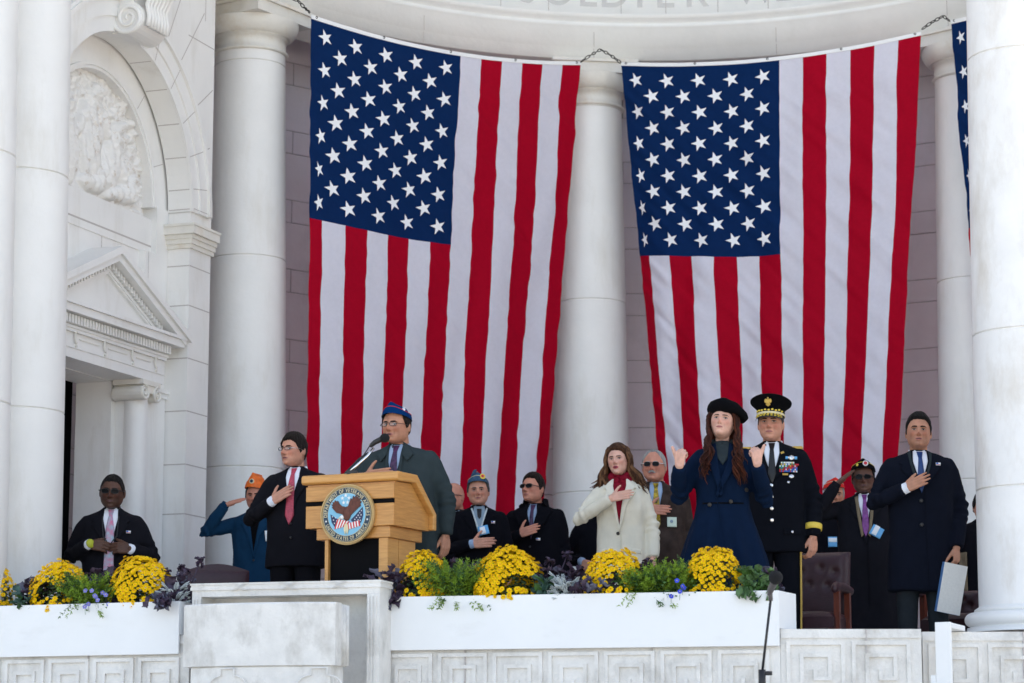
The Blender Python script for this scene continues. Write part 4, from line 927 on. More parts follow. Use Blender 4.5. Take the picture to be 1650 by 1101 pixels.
pm = P(1229,1078,14.6); t = empty('microphone_stand', (pm[0]-.03, 14.6, -2.3), label='black microphone on a slim stand in front of the long flower box', cat='microphone stand'); o0 = np.array(t.location)
q = lambda u, v, Y: P(u,v,Y)-o0
tpole = q(1242,965,14.6); cl = q(1228,1085,14.6)
b = MB(); b.tube([cl, tpole], .0075, 10); b.build('boom_pole', 'blackplastic', t)
b = MB(); b.tube([cl+np.array([0,0,-.12]), cl+np.array([0,0,.02])], .02, 12); b.tube([cl+np.array([-.01,0,0]), cl+np.array([.055,0,0])], .012, 8); b.build('clutch', 'blackplastic', t)
b = MB(); b.tube([(0,0,.05), cl+np.array([0,0,-.1])], .012, 10); b.build('lower_pole', 'blackplastic', t)
for k in range(3):
    a = k*2*math.pi/3+.4; b = MB(); b.tube([(0,0,.16), (.30*math.cos(a),.30*math.sin(a),.012)], [.009,.008], 8, round_=True); b.build('leg', 'blackplastic', t)
b = MB(); b.tube([tpole+np.array([0,0,-.012]), q(1241,957,14.6), q(1241,950,14.6)], [.012,.014,.010], 10); b.tube([q(1240,957,14.6), q(1242,950,14.58), q(1248,937,14.5)], [.014,.020,.022], 12, round_=True); b.build('handle', mat('grey_microphone_body', (.09,.08,.08), .4), t)
b = MB(); b.ball(q(1250,931,14.48), (.040,.040,.040), 18); b.build('foam_ball', 'foam', t)
# ---------------------------------------------------------------- chairs
def cushion(b, c, w_, h_, th, T, tufts=()):
    nx, nz = 24, 28; V = []
    for i in range(nz+1):
        for j in range(nx+1):
            x, z = (j/nx-.5), (i/nz-.5); e = (1-(2*abs(x))**6)**.5*(1-(2*abs(z))**6)**.5 if abs(x) < .5 and abs(z) < .5 else 0; d = th*e
            for tx, tz in tufts: d -= th*.55*math.exp(-(((x-tx)*w_)**2+((z-tz)*h_)**2)/.0007)
            V.append(T(x*w_, -d, z*h_+h_/2))
    b.add(V, [(i*(nx+1)+j, i*(nx+1)+j+1, (i+1)*(nx+1)+j+1, (i+1)*(nx+1)+j) for i in range(nz) for j in range(nx)], 0, True)
def armchair(u, v, Y, rz, label, hb=1.06, arms=True, crest=0, tufted=True):
    p = P(u, v, Y); t = empty('armchair', (p[0], Y, 0), rz, label=label, cat='armchair', group='leather armchairs on the stage'); 
    b = MB(); tilt = .16; t.scale = (.88,.88,.95)
    tu = [(-.25,.22),(.08,.26),(.3,.2),(-.1,.02),(.2,.0),(-.3,-.05)]
    if not tufted: tu = []
    cushion(b, 0, .50, hb-.42, .07 if tufted else .02, lambda x, y, z: (x, .22+y+z*tilt, .42+z), tu)
    pf = lambda x, z: (x, .22+z*tilt, .42+z); 
    top = hb-.42; outl = [(-.25,0),(.25,0),(.25,top)]+[(.25-.5*q, top+crest*math.sin(math.pi*q)) for q in np.linspace(.1,.9,9)]+[(-.25,top)]
    b.prism(outl, lambda x, z: (x, .222+z*tilt, .42+z), lambda x, z: (x, .28+z*tilt, .42+z))
    b.build('backrest', 'leather', t)
    b = MB(); b.box((-.27,-.28,.34),(.27,.24,.42)); cushion(b, 0, .54, .5, .05, lambda x, y, z: (x, -.27+z, .42-y)); b.build('seat', 'leather', t)
    for sg in (-1,1):
        if arms:
            b = MB(); b.tube([(sg*.28,.2,.63),(sg*.28,0,.645),(sg*.28,-.22,.64),(sg*.28,-.27,.62)], [.033,.036,.036,.03], 12, round_=True, flat=1.0); a = b.build('armrest', 'leather', t)
            for yy in (-.2,.12): b = MB(); b.box((sg*.28-.022,yy-.025,.05),(sg*.28+.022,yy+.025,.62)); o = b.build('arm_post', 'mahogany', a); o.parent = t
        for yy in (-.24,.22): b = MB(); b.tube([(sg*.24,yy,.34),(sg*.25,yy*1.1,0)], [.028,.018], 8); b.build('leg', 'mahogany', t)
    return t
armchair(1303, 905, 18.3, R(-22), 'tufted dark leather armchair with wooden arm posts, behind the army officer', .93)
armchair(357, 919, 18.2, R(12), 'armchair whose rounded leather top shows above the rostrum at the left', .79, crest=.05, tufted=False)
armchair(1556, 950, 18.5, R(-35), 'dark chair half hidden behind the broad right column', .66)
# ================================================================ PEOPLE
def quadify(parts):
    V = []; F = []
    for v, f in parts:
        b = len(V); V += [tuple(map(float, p)) for p in v]; F += [tuple(i+b for i in q) for q in f]
    return V, F
def remesh(parts, vox, smooth=2):
    V, F = quadify(parts); me = bpy.data.meshes.new('r'); me.from_pydata(V, [], F); me.update()
    bm = bmesh.new(); bm.from_mesh(me); bmesh.ops.recalc_face_normals(bm, faces=bm.faces); bm.to_mesh(me); bm.free()
    o = bpy.data.objects.new('r', me); COL.objects.link(o); md = o.modifiers.new('r', 'REMESH'); md.mode = 'VOXEL'; md.voxel_size = vox
    bpy.context.view_layer.update()
    m2 = bpy.data.meshes.new_from_object(o.evaluated_get(bpy.context.evaluated_depsgraph_get())); bpy.data.objects.remove(o); bpy.data.meshes.remove(me)
    n = len(m2.vertices); co = np.empty(n*3); m2.vertices.foreach_get('co', co); co = co.reshape(-1,3)
    ne = len(m2.edges); ed = np.empty(ne*2, dtype=np.int32); m2.edges.foreach_get('vertices', ed); ed = ed.reshape(-1,2)
    deg = np.bincount(ed.ravel(), minlength=n)[:,None]
    for _ in range(smooth):
        s = np.zeros_like(co)
        for k in range(3): s[:,k] = np.bincount(ed[:,0], co[ed[:,1],k], n)+np.bincount(ed[:,1], co[ed[:,0],k], n)
        co = co*.45+.55*s/np.maximum(deg,1)
    m2.vertices.foreach_set('co', co.ravel()); m2.update(); return m2, co
def normals(me):
    n = np.empty(len(me.vertices)*3); me.vertices.foreach_get('normal', n); return n.reshape(-1,3)
def finish(name, me, m, parent):
    me.name = name; me.materials.clear()
    for x in (m if isinstance(m,(list,tuple)) else [m]): me.materials.append(M[x] if isinstance(x,str) else x)
    me.polygons.foreach_set('use_smooth', np.ones(len(me.polygons), dtype=bool)); me.update()
    return link(bpy.data.objects.new(name, me), parent)
def loft(rings, n=40, ex=2.5):
    """rings: (z, hx, hy, yc[, xc])"""
    V = []
    for r_ in rings:
        z, hx, hy, yc = r_[:4]; xc = r_[4] if len(r_) > 4 else 0
        for k in range(n):
            a = 2*math.pi*k/n; c, s = math.cos(a), math.sin(a); V.append((xc+hx*math.copysign(abs(c)**(2/ex), c), yc+hy*math.copysign(abs(s)**(2/ex), s), z))
    m_ = len(rings); F = [(i*n+k, i*n+(k+1)%n, (i+1)*n+(k+1)%n, (i+1)*n+k) for i in range(m_-1) for k in range(n)]+[tuple(range(n-1,-1,-1)), tuple((m_-1)*n+k for k in range(n))]
    return V, F
def cap_(pts, rad, n=12, flat=1.0): return tube(pts, rad, n, True, flat)
def ell(c, r, n=16):
    b = MB(); b.ball(c, r, n); return b.V, b.F
# ---- head in head space: origin between the eyes' level, front -Y; chin at z=-.118, crown at +.115
JQ = [0,.15,.3,.45,.6,.72,.82,.90,.955,.985,1]
JM = [.0765,.0755,.073,.0695,.0645,.058,.050,.040,.029,.016,.0]; JF = [.0765,.075,.071,.066,.059,.051,.042,.033,.023,.013,.0]
JY = [.098,.0975,.0965,.0945,.0925,.091,.089,.086,.078,.050,.0]
def head_pt(th, ph, wide=1., jaw=1., off=0, age=0, fem=0):
    st, ct = math.sin(th), math.cos(th); 
    if ct >= 0: x, y, z = .0765*st*math.sin(ph), -.098*st*math.cos(ph), .115*ct**.92
    else:
        z = -.118*(-ct); q = -z/.118; jx = (jaw-1)*.5
        w = float(np.interp(q, JQ, JM if not fem else JF))*(1+jx*min(1,q*1.6)*.5); x = w*math.sin(ph)
        if math.cos(ph) > 0: y = -float(np.interp(q, JQ, JY))*math.cos(ph)
        else: y = -.098*min(1,st**.62)*(1-.45*q)*math.cos(ph)
    x *= wide
    if y > 0: y = y*1.0+.012*(1-abs(x)/.08)
    r = math.sqrt(x*x+y*y+z*z)+1e-9
    if y < 0:
        g = lambda x0, z0, sx, sz: math.exp(-((abs(x)-x0)/sx)**2-((z-z0)/sz)**2)
        d = 0
        yy = -y
        f = min(1, max(0, (yy-.02)/.05))
        d += .0065*g(.03,.021,.026,.008)-.016*g(.031,-.001,.016,.012)+.006*g(.047,-.026,.020,.016)-.005*g(.040,-.055,.016,.018)
        ridge = math.exp(-(x/.0095)**2); d += ridge*(.011*math.exp(-((z-.004)/.022)**2)+.033*math.exp(-((z+.034)/.012)**2)+.019*math.exp(-((z+.017)/.014)**2))
        d += .015*g(.0135,-.038,.008,.008)
        d += .007*math.exp(-(x/.028)**2-((z+.068)/.014)**2) - .004*math.exp(-(x/.024)**2-((z+.0665)/.0032)**2)
        d += .004*g(.0,-.086,.03,.006)*-1 + .010*math.exp(-(x/.022)**2-((z+.102)/.013)**2)
        if age: d += -.003*g(.034,-.052,.008,.02)*age
        y -= d*f*(1 if not fem else .85)
    if off:
        k = (r+off)/r; x, y, z = x*k, y*k, z*k
    return (x, y, z)
def head_mesh(n1=64, n2=96, offf=None, **k):
    V = []
    for i in range(n1+1):
        th = math.pi*i/n1
        for j in range(n2):
            ph = 2*math.pi*j/n2-math.pi; V.append(head_pt(min(max(th,.001), math.pi-.001), ph, off=offf(th, ph) if offf else 0, **k))
    F = [(i*n2+j, (i+1)*n2+j, (i+1)*n2+(j+1)%n2, i*n2+(j+1)%n2) for i in range(n1) for j in range(n2)]
    return V, F
def interp(x, xs, ys): return float(np.interp(x, xs, ys))
HL = dict(
 short=([0,35,52,66,78,88,100,115,180],[.070,.069,.060,.030,-.022,-.012,.006,-.04,-.075]),
 full=([0,20,40,60,78,90,105,115,180],[.060,.060,.055,.015,-.028,-.012,.000,-.045,-.080]),
 receding=([0,25,40,60,78,90,105,115,180],[.095,.105,.080,.030,-.020,-.008,.000,-.045,-.078]),
 bald=([0,60,80,90,105,120,180],[.2,.2,.02,.0,.01,-.01,-.03]),
 undercap=([0,50,62,78,90,105,115,180],[.2,.2,.03,-.018,-.010,.000,-.045,-.078]))
def hair_cap(style, thick=.014, top=.018, seed=0, **k):
    xs, ys = HL[style]
    def off(th, ph):
        z = .115*math.cos(th) if math.cos(th) > 0 else .118*math.cos(th); a = abs(math.degrees(ph)); h = interp(a, xs, ys)+noise.noise((ph*5+seed,seed,1.5))*.006+noise.noise((ph*30+seed,seed,2.5))*.007; m = (z-h)/.006
        if m < -.2: return -.012
        e = min(1, max(0, m+.2)); nzv = noise.noise((math.sin(ph)*6+seed, math.cos(ph)*6, z*28))*.005+noise.noise((math.sin(ph)*26+seed, math.cos(ph)*26, z*14))*.0035
        return -.006+e*(.006+thick*.55+(top-thick*.5)*max(0, z/.115)**1.2+nzv)
    V, F = head_mesh(72, 120, off, **k)
    return V, F
def hand_parts(wr, dirv, back, side=1, curl=(10,15,10), thumb=(35,10), scale=1., spread=1.0, fist=False):
    """side=+1 right hand (thumb on +Y=Z x X), -1 left hand"""
    X = np.array(dirv, float); X /= np.linalg.norm(X); Z = np.array(back, float); Z -= X*(Z@X); Z /= np.linalg.norm(Z); Y = np.cross(Z, X)*side; wr = np.array(wr, float)
    Tm = lambda p: wr+(X*p[0]+Y*p[1]+Z*p[2])*scale; parts = []
    ys = (.031,.0108,-.0098,-.029); Ls = ((.044,.027,.021),(.049,.031,.022),(.046,.029,.021),(.035,.021,.019)); kn = (.090,.094,.089,.080)
    for y, L, k in zip(ys, Ls, kn):
        parts.append(cap_([Tm((.0,y*.6,0)), Tm((k*.55,y*.9,.003)), Tm((k,y,.002))], [.014*scale,.0135*scale,.0112*scale], 10))
        p = np.array([k,y,.002]); a = 0; sp = y/.033*R(7)*spread; pts = [Tm(p)]
        for l, c in zip(L, curl):
            a += R(c); p = p+np.array([math.cos(a)*math.cos(sp), math.cos(a)*math.sin(sp), -math.sin(a)])*l; pts.append(Tm(p))
        parts.append(cap_(pts, [.0098*scale,.0092*scale,.0084*scale,.0068*scale], 10))
    parts.append(cap_([Tm((.012,.0,-.004)), Tm((.078,.0,-.006))], [.021*scale,.019*scale], 12, 1.0)); parts.append(cap_([Tm((.018,.02,-.006)), Tm((.05,.034,-.008))], [.017*scale,.014*scale], 10))
    if fist == 2:
        parts.append(cap_([Tm((.035,.026,-.012)), Tm((.062,.040,-.014)), Tm((.092,.056,-.010)), Tm((.122,.070,-.004))], [.018*scale,.016*scale,.014*scale,.011*scale], 10)); return parts
    t0 = np.array([.022,.028,-.008]); aa, lift = R(thumb[0]), R(thumb[1]); d = np.array([math.cos(aa), math.sin(aa), 0])*math.cos(lift)+np.array([0,0,-math.sin(lift)])
    d2 = np.array([math.cos(aa*.72), math.sin(aa*.72), -math.sin(lift)]) if not fist else d
    p1 = t0+d*.042; p2 = p1+d*.030; p3 = p2+d2*.026; parts.append(cap_([Tm(t0), Tm(p1), Tm(p2), Tm(p3)], [.0145*scale,.0125*scale,.0112*scale,.008*scale], 10))
    return parts
def rotm(yaw=0, pitch=0, roll=0): return np.array(Matrix.Rotation(yaw, 3, 'Z') @ Matrix.Rotation(pitch, 3, 'X') @ Matrix.Rotation(roll, 3, 'Y'))
TOP = [(1.512,.060,.058,.026),(1.492,.080,.072,.023),(1.474,.108,.084,.02),(1.458,.146,.095,.017),(1.434,.180,.106,.013),(1.39,.198,.120,.008),(1.28,.196,.134,.0),(1.18,.188,.136,-.003)]
PROF = dict(box=TOP+[(1.05,.200,.146,-.005),(.95,.206,.15,0),(.8,.212,.155,0),(.65,.220,.158,0),(.55,.226,.160,0)], long=TOP+[(1.05,.190,.140,-.005),(.95,.196,.146,0),(.8,.206,.152,0),(.5,.222,.162,0),(.2,.235,.17,0)], suit=TOP+[(1.05,.180,.132,-.005),(.95,.186,.132,0),(.84,.198,.136,.0),(.775,.203,.138,.0)],
 over=TOP+[(1.05,.182,.136,-.005),(.95,.184,.140,0),(.8,.190,.146,0),(.65,.196,.150,0),(.55,.200,.152,0)],
 flare=[(1.505,.055,.055,.024),(1.488,.068,.062,.022),(1.462,.100,.076,.02),(1.435,.136,.088,.016),(1.40,.158,.100,.01),(1.33,.165,.112,.0),(1.24,.168,.125,-.012),(1.14,.160,.114,-.004),(1.07,.160,.112,0),(.98,.178,.128,0),(.86,.216,.158,0),(.7,.262,.19,0),(.5,.30,.22,0)],
 fem=[(1.505,.055,.055,.024),(1.488,.070,.064,.022),(1.462,.104,.078,.02),(1.435,.140,.090,.016),(1.40,.160,.102,.01),(1.33,.168,.116,.0),(1.24,.168,.130,-.012),(1.12,.162,.120,-.004),(1.02,.168,.122,0),(.9,.174,.128,0),(.78,.178,.134,0),(.66,.180,.136,0)])
RELAX = lambda s: dict(e=(s*.235,.03,1.12), w=(s*.245,-.04,.88), d=(s*-.04,-.12,-1), b=(s*.9,-.35,.05), curl=(18,28,18), thumb=(28,12))
HEART = dict(e=(-.275,-.10,1.14), w=(-.085,-.205,1.245), d=(1,-.0,.28), b=(.05,-1,.0), curl=(4,8,5), thumb=(48,2))
SALUTE = dict(e=(-.42,-.10,1.42), w=(-.215,-.135,1.585), d=(.86,-.0,.42), b=(-.45,-.45,.9), curl=(2,3,2), thumb=(12,8))
def person(name_label, u, v, Y, H=None, yaw=0, head=(0,0,0), skin='skin_fair', hair=None, hairmat='hair_dark', prof='suit', coat='suit_dark', rarm=None, larm=None, wide=1., hwide=1., jaw=None, fem=0, age=0, belly=0,
           mouth=.3, lips='lips', beard=0, trous='trousers_dk', handscale=1., extras=None, brow='hair_dark', hand_r=1, z0=None, cuff=True, neck=1., armr=1., group=None, hairthick=.014, hairtop=.018, vox=.0036):
    p = P(u, v, Y); s = (p[2] if H is None else H)/1.73; hwide = hwide*1.05; jaw = jaw or (1.0 if fem else 1.25); wide = 1+(wide-1)*.8; zf = 0 if H is None else p[2]-H
    root = empty('person', (p[0], Y, zf), yaw, s, label=name_label, cat='person', group=group)
    rarm = rarm or RELAX(-1); larm = larm or RELAX(1)
    C_, N_ = coat, prof
    hm = rotm(*[R(a) for a in head]); hc = np.array([0, -.026, 1.621]); piv = np.array([0,.03,1.51]); hc2 = piv + hm @ (hc-piv)
    HT = lambda V: [tuple(hc2 + hm @ np.array(q)) for q in V]
    # --- body: one skin surface
    hv, hf = head_mesh(100, 150, None, wide=hwide, jaw=jaw, fem=fem, age=age); parts = [(HT(hv), hf)]
    for sg in (-1,1):
        parts.append((HT([tuple(q) for q in ell((sg*.079*hwide,.014,-.012), (.0075,.018,.031), 14)[0]]), ell((0,0,0),(1,1,1),14)[1]))
    nr = .054*neck*(.84 if fem else 1); parts.append(cap_([(0,.030,1.40), tuple(piv+np.array([0,0,-.02])), tuple(hc2+hm@np.array([0,.030,-.05]))], [nr*1.18,nr,nr*.98], 20))
    wx = .17 if not fem else .145
    parts.append(loft([(1.46,.07,.06,.02),(1.42,wx*.85,.085,.012),(1.35,wx,.10,.0),(1.2,wx*.92,.105,0),(1.0,wx*.88,.10,0),(.90,wx,.11,0),(.84,wx*.9,.10,0)], 28))
    for sg in (-1,1): parts.append(cap_([(sg*.09,0,.88),(sg*.10,-.01,.5),(sg*.105,.01,.12)], [.075,.05,.035], 10)); parts.append(cap_([(sg*.105,.02,.06),(sg*.12,-.14,.035)], [.035,.03], 8))
    sx = (.164 if not fem else .138)*wide
    hands = []
    for arm, sg in ((rarm,-1),(larm,1)):
        sh = np.array([sg*sx,.012,1.390]); e, w_ = np.array(arm['e'], float), np.array(arm['w'], float)
        parts.append(cap_([sh, (sh+e)/2, e, (e+w_)/2, w_], [.042,.04,.034,.032,.024*handscale+.001], 12))
        parts += hand_parts(w_, arm['d'], arm['b'], 1 if sg < 0 else -1, arm.get('curl',(10,15,10)), arm.get('thumb',(35,10)), handscale*.96, arm.get('spread',.25), arm.get('fist',False))
    me, co = remesh(parts, vox, 1)
    # head tint: flush, stubble, and shade painted into eye sockets and creases
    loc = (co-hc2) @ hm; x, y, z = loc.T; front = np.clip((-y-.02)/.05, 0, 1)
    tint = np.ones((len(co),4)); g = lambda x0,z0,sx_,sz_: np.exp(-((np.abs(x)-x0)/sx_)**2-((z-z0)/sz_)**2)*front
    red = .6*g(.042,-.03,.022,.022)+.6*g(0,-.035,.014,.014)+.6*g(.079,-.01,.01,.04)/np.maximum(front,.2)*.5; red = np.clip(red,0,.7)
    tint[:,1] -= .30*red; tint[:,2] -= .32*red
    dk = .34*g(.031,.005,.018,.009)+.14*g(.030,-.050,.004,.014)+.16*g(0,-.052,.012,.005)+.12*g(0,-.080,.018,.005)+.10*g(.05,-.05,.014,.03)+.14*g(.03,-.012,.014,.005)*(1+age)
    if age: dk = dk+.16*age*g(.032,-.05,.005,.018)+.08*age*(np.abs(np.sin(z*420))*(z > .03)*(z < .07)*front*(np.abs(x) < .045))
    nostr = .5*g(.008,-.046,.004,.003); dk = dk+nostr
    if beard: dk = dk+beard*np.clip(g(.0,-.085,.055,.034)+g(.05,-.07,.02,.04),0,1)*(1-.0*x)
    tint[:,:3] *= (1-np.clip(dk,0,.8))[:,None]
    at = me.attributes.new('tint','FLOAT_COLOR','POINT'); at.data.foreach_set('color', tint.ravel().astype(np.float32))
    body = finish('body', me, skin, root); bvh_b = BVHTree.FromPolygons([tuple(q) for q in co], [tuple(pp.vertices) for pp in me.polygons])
    # --- patches that lie on a surface (true little meshes with thickness)
    def patch(name, poly, m, bvh, off=.003, th=.003, frame=None, parent=root, step=.011, grid=True, back=False):
        pts = [Vector(q) for q in poly]; dense = []
        for i in range(len(pts)):
            a, bb = pts[i], pts[(i+1)%len(pts)]; k = max(1, int((bb-a).length/step)); dense += [a+(bb-a)*j/k for j in range(k)]
        n = len(dense); vs2 = list(dense); 
        def inside(q):
            c = False; j = len(pts)-1
            for i in range(len(pts)):
                if (pts[i].y > q[1]) != (pts[j].y > q[1]) and q[0] < (pts[j].x-pts[i].x)*(q[1]-pts[i].y)/(pts[j].y-pts[i].y+1e-12)+pts[i].x: c = not c
                j = i
            return c
        x0, x1 = min(q.x for q in pts), max(q.x for q in pts); z0_, z1_ = min(q.y for q in pts), max(q.y for q in pts)
        if grid:
            for gx in np.arange(x0+step*.7, x1, step):
                for gz in np.arange(z0_+step*.7, z1_, step):
                    if inside((gx,gz)) and min((Vector((gx,gz))-q).length for q in dense) > step*.5: vs2.append(Vector((gx,gz)))
        ov, oe, of, *_ = delaunay_2d_cdt(vs2, [(i,(i+1)%n) for i in range(n)], [list(range(n))], 1, 1e-6)
        fr = frame or (np.eye(3), np.zeros(3)); Rm, O = fr; ydir = Vector(Rm @ np.array([0,1.,0])); 
        A, B_ = [], []
        lastd = .5
        for q in ov:
            st_ = Vector(O + Rm @ np.array([q.x, -.6, q.y])); hit = bvh.ray_cast(st_, ydir)
            if hit[0] is None:
                hit = bvh.find_nearest(Vector(O+Rm@np.array([q.x,-.1,q.y]))); pnt = hit[0]; 
                dist = (pnt-st_).dot(ydir)
            else: dist = (hit[0]-st_).dot(ydir)
            pn = st_+ydir*(dist-off); A.append(tuple(pn-ydir*th)); B_.append(tuple(pn+ydir*(off+.004)))
        V = A+B_; k = len(A); F = []; 
        for f in of:
            a, b2, c = [Vector(ov[i]) for i in f[:3]]; ccw = (b2-a).cross(c-a) > 0; f = list(f) if ccw else list(f)[::-1]
            F.append(tuple(f))
        nf = len(F); from collections import Counter
        ec = Counter(); 
        for f in F:
            for i in range(len(f)): ec[(f[i], f[(i+1)%len(f)])] += 1
        for (a, b2) in list(ec):
            if (b2, a) not in ec: F.append((b2, a, a+k, b2+k))
        return mk(name, V, F, m, parent, [True]*nf+[False]*(len(F)-nf))
    HF = (hm, hc2)
    hp = lambda name, poly, m, off=.0015, th=.001, par=body, step=.004: patch(name, poly, m, bvh_b, off, th, HF, par, step)
    # eyes, brows, mouth lie on the face and belong to the body's look
    for sg in (-1,1):
        ex = sg*.0310; ew = .0150; eo = [(ex+ew*math.cos(a), .0005+(.0038 if math.sin(a) > 0 else .0032)*math.sin(a)*(1 if not age else .85)) for a in np.linspace(0, 2*math.pi, 13)[:-1]]
        hp('eye', eo, 'eye_white', .0005, .001); hp('iris', [(ex+.0050*math.cos(a), .0005+.0036*math.sin(a)) for a in np.linspace(0,2*math.pi,9)[:-1]], 'iris', .0014, .001)
        hp('eyelid', [(ex-sg*.0145,.000),(ex-sg*.008,.0036),(ex+sg*.004,.0044),(ex+sg*.0150,.0005),(ex+sg*.0135,.0030),(ex+sg*.004,.0072),(ex-sg*.008,.0062)][::sg], 'stubble' if not fem else 'iris', .0012, .001)
        bw = .0066 if not fem else .0036; br = [(ex-sg*.020,.0120),(ex-sg*.004,.0145),(ex+sg*.010,.0160),(ex+sg*.022,.0115),(ex+sg*.010,.0165+bw),(ex-sg*.004,.0150+bw*1.2),(ex-sg*.018,.0130+bw*1.15)]
        hp('eyebrow', br[::sg], brow, .0015, .0015)
    mw = .0280 if not fem else .0245; mo = .0042*mouth; zc = -.0665
    hp('lips', [(-mw,zc),(-.012,zc+.0055+mo*.6),(-.004,zc+.0070+mo*.6),(0,zc+.0058+mo*.6),(.004,zc+.0070+mo*.6),(.012,zc+.0055+mo*.6),(mw,zc),(.013,zc-.0065-mo),(0,zc-.0088-mo),(-.013,zc-.0065-mo)], lips, .001, .0012)
    if mouth > .05: hp('mouth_opening', [(-mw*.72,zc),(-.008,zc+mo*.6+.001),(.008,zc+mo*.6+.001),(mw*.72,zc),(.009,zc-mo-.0008),(-.009,zc-mo-.0008)], 'mouth', .0024, .0006)
    else: hp('mouth_line', [(-mw*.8,zc-.0005),(0,zc+.0008),(mw*.8,zc-.0005),(0,zc-.0010)], 'mouth', .0024, .0005)
    # --- coat
    rings = [list(r_) for r_ in PROF[prof]]; 
    for r_ in rings: r_[1] = r_[1]*(wide if r_[0] > 1.40 and r_[0] < 1.49 else wide if r_[0] <= 1.40 else 1); 
    if belly:
        for r_ in rings:
            k = math.exp(-((r_[0]-1.02)/.2)**2)*belly; r_[2] += k; r_[3] -= k*.7
    tv = loft(rings, 48); bvh_t = BVHTree.FromPolygons(tv[0], tv[1])
    cp = [tv]; ar = (1. if not fem else .86)*armr
    for arm, sg in ((rarm,-1),(larm,1)):
        sh = np.array([sg*sx,.012,1.390]); e, w_ = np.array(arm['e'], float), np.array(arm['w'], float); wd_ = w_+(e-w_)*.02; sh2 = sh+(e-sh)*.12
        cp.append(cap_([sh-(e-sh)*.05, sh2, (sh+e)/2, e, (e+w_)/2], [.058*ar,.066*ar,.064*ar,.059*ar,.055*ar], 18)); V_, F_ = tube([(e+w_)/2*.9+e*.1, (e+w_)/2, wd_], [.056*ar,.0545*ar,.047*ar], 18); cp.append((V_, F_))
    me, co = remesh(cp, .0105, 4); nn = normals(me); d = np.zeros(len(co))
    q = co*np.array([9.,9.,2.2])+Y; d += vn(q)*.006*np.clip((1.25-co[:,2])/.3, .25, 1.6)
    q = co*np.array([16.,16.,11.])+Y*2; d += vn(q)*.0042; q = co*np.array([34.,34.,22.])+Y; d += vn(q)*.0014
    for arm, sg in ((rarm,-1),(larm,1)):
        e, w_ = np.array(arm['e'], float), np.array(arm['w'], float); sh = np.array([sg*sx,.012,1.390])
        for a_, b_ in ((sh,e),(w_,e)):
            ax = (b_-a_); L = np.linalg.norm(ax); ax = ax/L; tpar = (co-a_)@ax; rad = np.linalg.norm(co-a_-tpar[:,None]*ax, axis=1); near = np.exp(-(np.maximum(rad-.055,0)/.02)**2)*np.exp(-((tpar-L*.95)/.09)**2)*(tpar > 0)
            d += near*.0055*np.sin(tpar*95+vn(co*14)*2.4)
    if prof in ('flare',): 
        ang = np.arctan2(co[:,1], co[:,0]); d += np.clip((1.02-co[:,2])/.3, 0, 1)*.014*np.sin(ang*11+vn(co*3)*1.2)
    co = co+nn*d[:,None]; me.vertices.foreach_set('co', co.ravel()); me.update()
    coat_o = finish('coat', me, coat, root)
    bvh_c = BVHTree.FromPolygons([tuple(a) for a in co], [tuple(pp.vertices) for pp in me.polygons])
    cpt = lambda name, poly, m, off=.004, th=.002, par=root, step=.013, on='t': patch(name, poly, m, bvh_t if on == 't' else bvh_c, off, th, None, par, step)
    # trousers
    hem = rings[-1][0]; tr = []
    for sg in (-1,1): tr.append(loft([(hem+.12,.095,.11,0,sg*.085),(.75,.092,.10,0,sg*.09),(.48,.072,.085,0,sg*.10),(.2,.062,.07,.01,sg*.105),(.05,.062,.078,.0,sg*.105)], 20))
    if prof != 'flare': mk('trousers', *quadify(tr), trous, root, True)
    sh_ = [cap_([(sg*.105,.04,.04),(sg*.112,-.10,.035),(sg*.12,-.17,.03)], [.042,.042,.03], 12) for sg in (-1,1)]
    for s_ in sh_: mk('shoe', s_[0], s_[1], 'blackplastic', root, True)
    if hair in HL: V, F = hair_cap(hair, hairthick, hairtop, u, wide=hwide, jaw=jaw, fem=fem); mk('hair', HT(V), F, hairmat, root, True)
    ctx = dict(root=root, body=body, coat=coat_o, HT=HT, hp=hp, cpt=cpt, patch=patch, bt=bvh_t, bc=bvh_c, bb=bvh_b, hm=hm, hc=hc2, s=s, wide=wide, rarm=rarm, larm=larm, hwide=hwide, sx=sx, rings=rings)
    if extras: extras(ctx)
    return root
